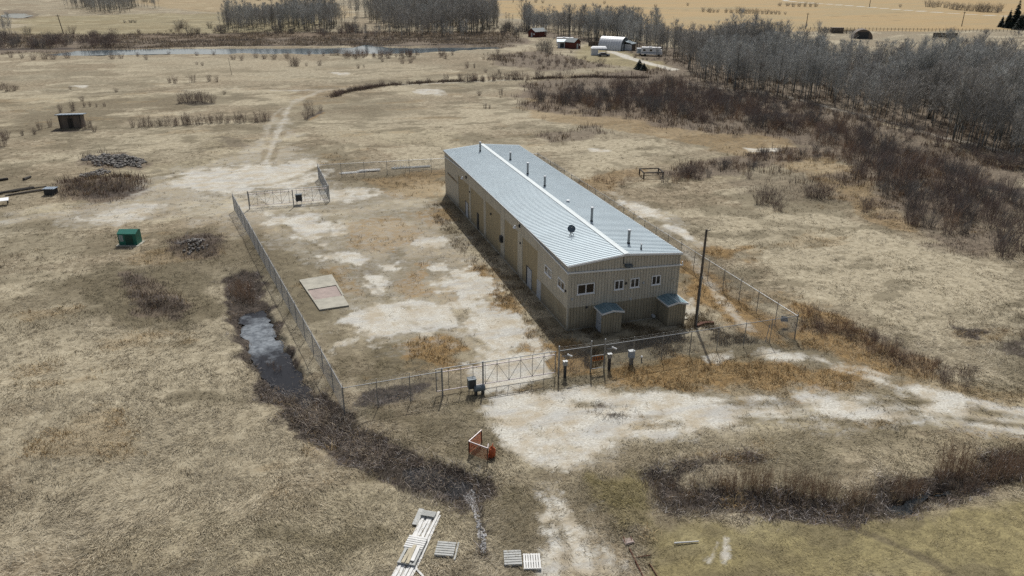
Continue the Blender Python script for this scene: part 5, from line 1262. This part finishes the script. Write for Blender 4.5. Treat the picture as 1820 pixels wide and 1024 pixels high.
# cap the individually modelled shrubs: the largest in the picture
allb = []
for s_ in shrubs:
    g_ = math.dist((s_[0], s_[1], 0), CAM); allb.append((g_/s_[2], s_))
allb += vis
allb.sort(key=lambda q: q[0])
LIM = 300; ind = [q[1] for q in allb[:LIM]]; rest = [q[1] for q in allb[LIM:]]
for (x_, y_, h_, kind, key) in ind:
    me = random.choice(BUSH[kind])[2]; o = bpy.data.objects.new('bare_shrub', me); col.objects.link(o)
    o.location = (x_, y_, hz(x_, y_)); o.rotation_euler.z = random.uniform(0, 6.28); ws = random.uniform(.85, 1.25) if key != 'ditch' else random.uniform(.55, .8)
    o.scale = (h_*ws, h_*ws, h_); tag(o, LB[key][0], 'shrub', LB[key][1])
def merged(name, label, items, mats):
    """items: (V,F,matname,x,y,scale xyz, rot)"""
    for mm in sorted({i[2] for i in items}):
        Ls = []; sel = [i for i in items if i[2] == mm]; zz = hfun(np.array([i[3] for i in sel]), np.array([i[4] for i in sel]))
        for (V, F, m_, x_, y_, s_, r_), z_ in zip(sel, zz):
            c, s = math.cos(r_), math.sin(r_); W_ = V*np.array(s_); W_ = np.stack([W_[:, 0]*c-W_[:, 1]*s+x_, W_[:, 0]*s+W_[:, 1]*c+y_, W_[:, 2]+z_], 1); Ls.append((W_, F))
        V, F = joinVF(Ls); o = mesh_np(name, V, F, M[mm]); tag(o, label[mm] if isinstance(label, dict) else label, None, None, 'stuff')
items = []
for (x_, y_, h_, kind, key) in rest:
    V, F, me, mm = random.choice(BUSH[kind]); k = random.uniform(.85, 1.25)*h_
    items.append((V, F, mm, x_, y_, (k, k, h_), random.uniform(0, 6.28)))
merged('willow_thicket', {'willow': 'mass of farther purplish bare willows', 'willowgrey': 'mass of farther grey bare willows', 'willowred': 'mass of farther reddish bare willows'}, items, None)
print('shrubs', len(ind), len(rest))

# --- aspens
ASP = []
for v, (H, cw) in enumerate([(12,1.25),(12,1.0),(12,1.5),(12,1.3),(12,1.1)]):
    (tv, tf), (cv, cf) = aspen_vf(H, 100+v, cw=cw)
    tm = mesh_np('trunk', tv, tf, M['bark'], link=False); cm = [mesh_np('crown', cv, cf, M[q], link=False) for q in ('twig', 'twig2')]
    _, (lv, lf) = aspen_vf(H, 100+v, 6, 42, cw*1.05, 2.1)
    ASP.append((tv, tf, lv, lf, tm, cm))
trees = []
def T_(key, pts, sp, h0, h1, thin=None):
    x, y = sample_region(pts, sp*.72, 14 if key in ('wood', 'farm') else 34, jit=1.2); k = rng.uniform(0, 1, len(x)) < .52; x, y = x[k], y[k]
    if thin is not None:
        k = fbm(x, y, 16, 3, 61) > thin; x, y = x[k], y[k]
    hf = .74+.5*sstep(.3, .7, fbm(x, y, 18, 3, 65))*rng.uniform(.55, 1.15, len(x))
    for a, b_, q in zip(x, y, hf): trees.append((a, b_, max(3.0, random.uniform(h0, h1)*q), key))
LT = {'wood': ('bare grey aspen at the edge of the wood on the right', 'aspens of the wood on the right'), 'farm': ('bare pale grey aspen behind the farmstead', 'aspens behind the farmstead'),
      'clump': ('bare grey aspen in the clump beyond the river', 'aspens in the clump beyond the river'), 'clump2': ('bare dark aspen in the tall stand beyond the river bend', 'aspens in the tall stand beyond the river'),
      'copse': ('bare tree in the small copse in the far left field', 'trees in the copse of the far left field'), 'edge': ('bare thin tree at the left edge beyond the river', 'thin trees at the left edge')}
T_('wood', [(1190,112),(1262,152),(1340,172),(1450,188),(1560,212),(1640,236),(1720,262),(1860,305),(1900,160),(1820,158),(1640,140),(1500,122),(1400,112),(1300,103),(1190,100)], 2.6, 7.5, 12.5, .24)
T_('wood', [(1150,78),(1190,100),(1300,103),(1400,112),(1380,102),(1290,88)], 2.9, 7, 11)
T_('farm', [(925,48),(1000,52),(1090,60),(1180,72),(1180,98),(1110,88),(1090,78),(1030,70),(960,62),(930,58)], 2.8, 8, 12, .28)
T_('clump', [(398,58),(405,42),(500,36),(600,40),(612,58)], 3.2, 8.5, 13)
T_('clump2', [(630,30),(700,24),(800,24),(868,34),(868,62),(760,64),(700,62),(680,44)], 3.6, 9, 16)
T_('clump2', [(640,64),(760,66),(880,66),(880,70),(640,68)], 4.5, 5, 10, .45)
T_('copse', [(140,18),(150,9),(240,10),(242,22),(200,24)], 4.4, 9, 14)
T_('copse', [(248,16),(280,14),(280,17),(250,19)], 4.5, 7, 10)
T_('edge', [(-30,64),(-30,56),(30,58),(44,64)], 5, 6, 12)
for px, py, h in [(1295,70,15),(1310,66,16),(1335,72,15),(1280,72,12)]:
    p = G(px, py+32); trees.append((p[0], p[1], h, 'wood'))
for px, py, h in [(985,66,8),(1008,68,9),(1045,74,9),(1058,76,8),(1118,88,9),(1166,104,8),(1126,84,10),(970,72,7),(1182,108,9),(926,70,7),(918,66,6),(1036,76,7),(1110,84,10),(1170,98,10),(1012,84,5)]:
    p = G(px, py); trees.append((p[0], p[1], h, 'farm'))
for px, py, h in [(905,48,7),(900,45,7),(911,46,6)]:
    p = G(px, py); trees.append((p[0], p[1], h, 'clump2'))
tx = np.array([t_[0] for t_ in trees]); ty = np.array([t_[1] for t_ in trees]); u, v, dd = in_view(tx, ty)
order = sorted([i for i in range(len(trees)) if -60 < u[i] < 1900], key=lambda i: dd[i]/trees[i][2])
brown = lambda x, y: int(float(fbm(np.array([x]), np.array([y]), 25, 3, 67)[0])+random.uniform(-.12, .12) > .5)
for i in order[:290]:
    x_, y_, h_, key = trees[i]; tv, tf, cv, cf, tm, cm = random.choice(ASP)
    t = thing('bare_aspen', LT[key][0], 'tree', (x_, y_, hz(x_, y_)), random.uniform(0, 6.28), LT[key][1]); k = h_/12; t.scale = (k*random.uniform(.9,1.15),)*2+(k,)
    for nm, me in (('trunk', tm), ('crown', cm[brown(x_, y_)])):
        o = bpy.data.objects.new(nm, me); col.objects.link(o); o.parent = t
it1 = []; it2 = []
for i in order[290:]:
    x_, y_, h_, key = trees[i]; tv, tf, cv, cf, tm, cm = random.choice(ASP); k = h_/12; r_ = random.uniform(0, 6.28); s_ = (k*random.uniform(.9, 1.15),)*2+(k,)
    it1.append((tv, tf, 'bark', x_, y_, s_, r_)); it2.append((cv, cf, ('twig', 'twig2')[brown(x_, y_)], x_, y_, s_, r_))
merged('distant_wood', {'bark': 'grey trunks of the farther bare wood', 'twig': 'grey twig haze of the farther bare wood', 'twig2': 'brown twig haze of the farther bare wood'}, it1+it2, None)
print('trees', len(order))
# --- spruces
def spruce(label, px, py, h, w_, group=None):
    p = at(px, py); t = thing('spruce_tree', label, 'tree', p, random.uniform(0, 6), group)
    b = MB(); b.tube((0,0,-.3), (0,0,h*.9), .02*h, 6, .004*h); b.build('trunk', M['bark'], t)
    n = 900; z = h*(1-np.sqrt(rng.uniform(0, 1, n)))*.97+.03*h; rr = w_*(1-z/h)*.5*rng.uniform(.35, 1.1, n)+.05; a = rng.uniform(0, 2*np.pi, n)
    S = np.stack([np.cos(a)*rr*.35, np.sin(a)*rr*.35, z+.12*rr], 1); E_ = np.stack([np.cos(a)*rr, np.sin(a)*rr, z-.25*rr], 1)
    V, F = ribbons(S, E_, np.full(n, .05*h), np.full(n, .025*h)); mesh_np('crown', V, F, M['spruce'], parent=t)
for px, py, h, w_, lab in [(1802,50,17,8,'tallest dark spruce at the far right edge'),(1790,50,11,7,'dark spruce left of the tallest spruce'),(1818,51,14,9,'dark spruce cut by the right edge'),(1779,48,7,5,'smallest dark spruce at left of the far right group'),(1810,53,9,8,'low dark spruce before the far right group'),(1136,124,3.4,5.2,'dark rounded spruce bush beside the farm drive'),(1144,126,2.6,4.0,'lower dark bush right of the rounded spruce bush')]: spruce(lab, px, py, h, w_)

# ------------------------------------------------------------------ farmstead
def gable_shed(name, label, px, py, w_, l_, h, rise, rz, wall, roofm, doorside=True):
    t = thing(name, label, 'shed', at(px, py), rz)
    b = MB(); b.prism([(-w_/2,-.2),(w_/2,-.2),(w_/2,h),(0,h+rise),(-w_/2,h)], lambda a, z, d: (a, d, z), 0, l_); b.build('wall', wall, t)
    b = MB()
    for s_ in (-1, 1):
        e = w_/2+.25; ze = h-rise*.25/(w_/2)
        b.hexa([(s_*e,-.25,ze+.03),(0,-.25,h+rise+.03),(0,l_+.25,h+rise+.03),(s_*e,l_+.25,ze+.03),(s_*e,-.25,ze+.15),(0,-.25,h+rise+.15),(0,l_+.25,h+rise+.15),(s_*e,l_+.25,ze+.15)])
    b.build('roof', roofm, t)
    if doorside:
        b = MB(); b.box(-.5,.5,-.05,.0,0,2.0); b.build('door', M['palebox'], t)
        b = MB(); b.box(w_*.25,w_*.4,-.05,.0,1.1,1.8); b.build('window', M['frame'], t)
    return t
gable_shed('garden_shed', 'small red shed with a grey green roof, alone left of the farm', 945, 66, 5.0, 7.5, 2.5, 1.4, -1.15, M['red'], M['shroof'])
gable_shed('garden_shed', 'red shed with a dark roof and white door beside the lean to', 1026, 87, 4.2, 5.0, 2.6, 1.3, .5, M['red'], M['shroof'])
def leanto():
    t = thing('storage_lean_to', 'pale grey lean to shed between the camper and red shed', 'shed', at(1004, 86), -.35)
    b = MB(); b.box(-3.0,2.6,0,4,-.2,2.4); b.build('wall', M['whitem'], t)
    b = MB(); b.hexa([(-3.4,-.5,2.4),(3.0,-.5,2.4),(3.0,4.3,3.0),(-3.4,4.3,3.0),(-3.4,-.5,2.55),(3.0,-.5,2.55),(3.0,4.3,3.15),(-3.4,4.3,3.15)]); b.build('roof', M['roof'], t)
    for x_ in (-2.0, .6):
        b = MB(); b.box(x_,x_+1.6,-.06,.0,.2,2.0); b.build('door', M['dark'], t)
leanto()
def camper(label, px, py, l_, rz, motor=False):
    t = thing('motorhome' if motor else 'camper_trailer', label, 'motorhome' if motor else 'camper', at(px, py), rz); w_ = 2.4
    prof = [(0,.5),(l_,.5),(l_,1.5),(l_-.25,2.2),(l_-(.9 if motor else .1),2.5),(l_-.6 if motor else l_-.3,3.1),(.15,3.1),(0,2.8)]
    b = MB(); b.prism(prof, lambda a, z, d: (a, d, z), -w_/2, w_/2); bd = b.build('body', M['white'], t)
    b = MB(); b.box(.2,l_-.4,-w_/2-.01,w_/2+.01,1.05,1.35); b.build('stripe', M['tarp'], t)
    for x_ in np.linspace(.8, l_-2.2, 3):
        b = MB(); b.box(x_,x_+.9,-w_/2-.03,-w_/2+.0,1.7,2.4); b.build('window', M['glass'], t)
    b = MB(); b.box(l_-2.0,l_-1.3,-w_/2-.035,-w_/2,.6,2.4); b.build('door', M['palebox'], t)
    if motor: b = MB(); b.hexa([(l_-.02,-1,1.55),(l_+.02,-1,1.55),(l_+.02,1,1.55),(l_-.02,1,1.55),(l_-.25,-1,2.15),(l_-.21,-1,2.15),(l_-.21,1,2.15),(l_-.25,1,2.15)]); b.build('windscreen', M['glass'], t)
    b = MB(); b.box(l_*.35,l_*.5,-.4,.4,3.1,3.35); b.build('roof_unit', M['whitem'], t)
    for x_ in ((1.6, l_-1.2) if motor else (l_*.5,)):
        for s_ in (-1, 1):
            b = MB(); b.tube((x_, s_*(w_/2-.25), .38), (x_, s_*(w_/2+.02), .38), .40, 12); b.build('wheel', M['tyre'], t)
camper('white camper trailer parked behind the pale lean to', 989, 80, 7.5, -.35)
camper('white motorhome with dark windscreen parked at the wood edge', 1139, 100, 8.0, -.55, True)
t = thing('utility_trailer', 'pale blue grey boxy trailer parked left of the motorhome', 'trailer', at(1131, 99), -.5)
b = MB(); b.box(0,3.0,-1.1,1.1,.6,2.5); b.build('box', M['whitem'], t)
for s_ in (-1, 1):
    b = MB(); b.tube((1.5,s_*1.1,.35),(1.5,s_*1.3,.35),.36,12); b.build('wheel', M['tyre'], t)
b = MB(); b.box(.4,2.6,-1.13,-1.1,.9,2.2); b.build('side_panel', M['tarp'], t)
def quonset():
    t = thing('arched_hut', 'white arched metal hut with a lean to at the farm', 'hut', at(1090, 88), .72)
    n = 18; r = 4.3; l_ = 10
    prof = [(r*math.cos(math.pi*k/n), r*1.15*math.sin(math.pi*k/n)) for k in range(n+1)]
    b = MB(); b.prism(prof, lambda a, z, d: (a, d, z), -l_/2, l_/2); b.build('end_wall', M['greybox'], t)
    b = MB()
    for k in range(n):
        (a0, z0), (a1, z1) = prof[k], prof[k+1]
        for j in range(9):
            y0, y1 = -l_/2-.1+j*(l_+.2)/9, -l_/2-.1+(j+.94)*(l_+.2)/9; q = 1.03
            b.hexa([(a0*1.004,y0,z0*1.004),(a1*1.004,y0,z1*1.004),(a1*1.004,y1,z1*1.004),(a0*1.004,y1,z0*1.004),(a0*q,y0,z0*q),(a1*q,y0,z1*q),(a1*q,y1,z1*q),(a0*q,y1,z0*q)])
    b.build('roof_shell', M['whitem'], t)
    b = MB(); b.box(-3.2,-1.2,-l_/2-.06,-l_/2-.002,0,2.4); b.build('door', M['palebox'], t)
    b = MB(); b.box(-.6,3.2,-l_/2-3.4,-l_/2-.12,-.2,2.5); b.build('lean_to', M['brownw'], t)
    b = MB(); b.box(-.66,-.602,-l_/2-3.3,-l_/2-.2,0,2.4); b.build('side_sheet', M['whitem'], t)
    b = MB(); b.hexa([(-1.0,-l_/2-3.8,2.52),(3.6,-l_/2-3.8,2.52),(3.6,-l_/2-.12,3.5),(-1.0,-l_/2-.12,3.5),(-1.0,-l_/2-3.8,2.67),(3.6,-l_/2-3.8,2.67),(3.6,-l_/2-.12,3.65),(-1.0,-l_/2-.12,3.65)]); b.build('lean_to_roof', M['roof'], t)
quonset()
t = thing('board_fence', 'dark brown board fence left of the arched hut', 'fence', at(1046, 83), -.35)
b = MB(); b.box(0,7,-.04,.04,.1,2.0); b.build('boards', M['brownw'], t)
for k in range(4):
    b = MB(); b.box(k*2.3-.08,k*2.3+.08,-.12,-.041,-.2,2.1); b.build('post', M['oldwood'], t)
def awning():
    t = thing('white_canopy', 'white canopy shelter beside the parked car', 'canopy', at(1050, 98), -.3)
    b = MB(); b.hexa([(0,-1.8,2.5),(6,-1.8,2.5),(6,1.8,2.5),(0,1.8,2.5),(.6,-1.0,3.1),(5.6,-1.0,3.1),(5.6,1.0,3.1),(.6,1.0,3.1)]); b.build('roof', M['white'], t)
    b = MB(); b.box(.1,2.6,-1.7,1.7,.0,2.5); b.build('side_sheet', M['whitem'], t)
    for x_, y_ in ((5.9,-1.7),(5.9,1.7)):
        b = MB(); b.tube((x_,y_,-.1),(x_,y_,2.5),.06,6); b.build('leg', M['galv'], t)
awning()
def car():
    t = thing('parked_car', 'dark blue grey car parked in front of the white canopy', 'car', at(1062, 101), -.3)
    b = MB(); b.prism([(0,.35),(4.6,.35),(4.6,.85),(3.6,.98),(2.9,1.45),(1.2,1.45),(.5,1.0),(0,.95)], lambda a, z, d: (a, d, z), -.85, .85); b.build('body', M['car'], t)
    b = MB(); b.prism([(.75,1.03),(1.3,1.40),(2.8,1.40),(3.4,1.03)], lambda a, z, d: (a, d, z), -.86, .86); b.build('window', M['glass'], t)
    for x_ in (.9, 3.7):
        for s_ in (-1, 1):
            b = MB(); b.tube((x_,s_*.7,.32),(x_,s_*.9,.32),.33,12); b.build('wheel', M['tyre'], t)
car()
# --- far: stock sheds, panels, rails
t = thing('stock_shelter', 'dark rounded stock shelter at the far edge of the wood', 'shelter', at(1531, 68), -.6)
n = 10; b = MB(); b.prism([(4.5*math.cos(math.pi*k/n), 4.2*math.sin(math.pi*k/n)) for k in range(n+1)], lambda a, z, d: (a, d, z), -4, 4); b.build('shell', M['brownw'], t)
b = MB(); b.box(-2.5,2.5,-4.06,-4.0,0,3); b.build('door', M['dark'], t)
for px, lab in ((1668, 'left dark windbreak panel beyond the wood'), (1690, 'right dark windbreak panel beyond the wood')):
    t = thing('windbreak_panel', lab, 'panel', at(px, 67), -YAW); b = MB()
    for k in range(12): b.box(-2.9+k*.5,-2.5+k*.5,-.05,.05,.2,2.6)
    b.build('boards', M['oldwood'], t)
    b = MB(); b.box(-3,3,.052,.12,.6,.75); b.box(-3,3,.052,.12,2.0,2.15); b.build('rail', M['oldwood'], t)
t = thing('corral_rails', 'grey pole corral at the far side of the wood', 'corral', at(1470, 60), -.4); b = MB()
for y_ in (0, 9):
    for z in (.5, 1.0, 1.5): b.tube((0,y_,z),(16,y_+1,z),.12,5)
for x_ in (0, 16):
    for z in (.5, 1.0, 1.5): b.tube((x_,0,z),(x_,9.5,z),.12,5)
b.build('rail', M['wood'], t)
for k in range(6):
    b = MB(); b.box(k*3.2-.15,k*3.2+.15,-.15,.15,-.2,1.9); b.build('post', M['wood'], t)
b = MB(); b.box(3,9,3,6,0,2.6); b.build('shed_box', M['brownw'], t)
t = thing('wire_fence', 'long post and wire fence beyond the wood', 'fence', at(1440, 54)); A = at(1440, 54); B = at(1830, 58); L = B-A
b = MB()
for z in (.6, 1.1): b.tube((0,0,z), L+Vector((0,0,z)), .05, 4)
b.build('wire', M['wood'], t)
for k in range(60):
    p = L*(k/59); b = MB(); b.tube((p.x,p.y,-.2),(p.x,p.y,1.5),.11,5); b.build('post', M['oldwood'], t)
# --- utility poles
for px, py, h, lab in [(113,60,9.0,'leaning utility pole beyond the river at far left'),(885,40,7.5,'utility pole left of the farmstead'),(1108,39,9.5,'utility pole beyond the farm aspens'),(1432,52,8.2,'utility pole at the near edge of the far stubble'),(1709,47,8.2,'utility pole near the far right spruces'),(1545,13,11,'tall utility pole by the far road'),(912,4,9,'utility pole at the top of the far stubble field')]:
    t = thing('utility_pole', lab, 'utility pole', at(px, py)); r = .16+.0002*math.dist((t.location.x, t.location.y, 0), CAM)
    lean = -.9 if px == 113 else .0
    b = MB(); b.tube((0,0,-.5),(lean,0,h),r,6,r*.7); b.build('pole', M['wood'], t)
    b = MB(); b.box(lean-.9,lean+.9,-.08,.08,h-.7,h-.5); b.build('crossarm', M['wood'], t)
p = at(412, 133); t = thing('thin_post', 'thin leaning post standing in the left field', 'post', p); b = MB(); b.tube((0,0,-.2),(-.35,0,5.2),.07,6,.04); b.build('stem', M['wood'], t)
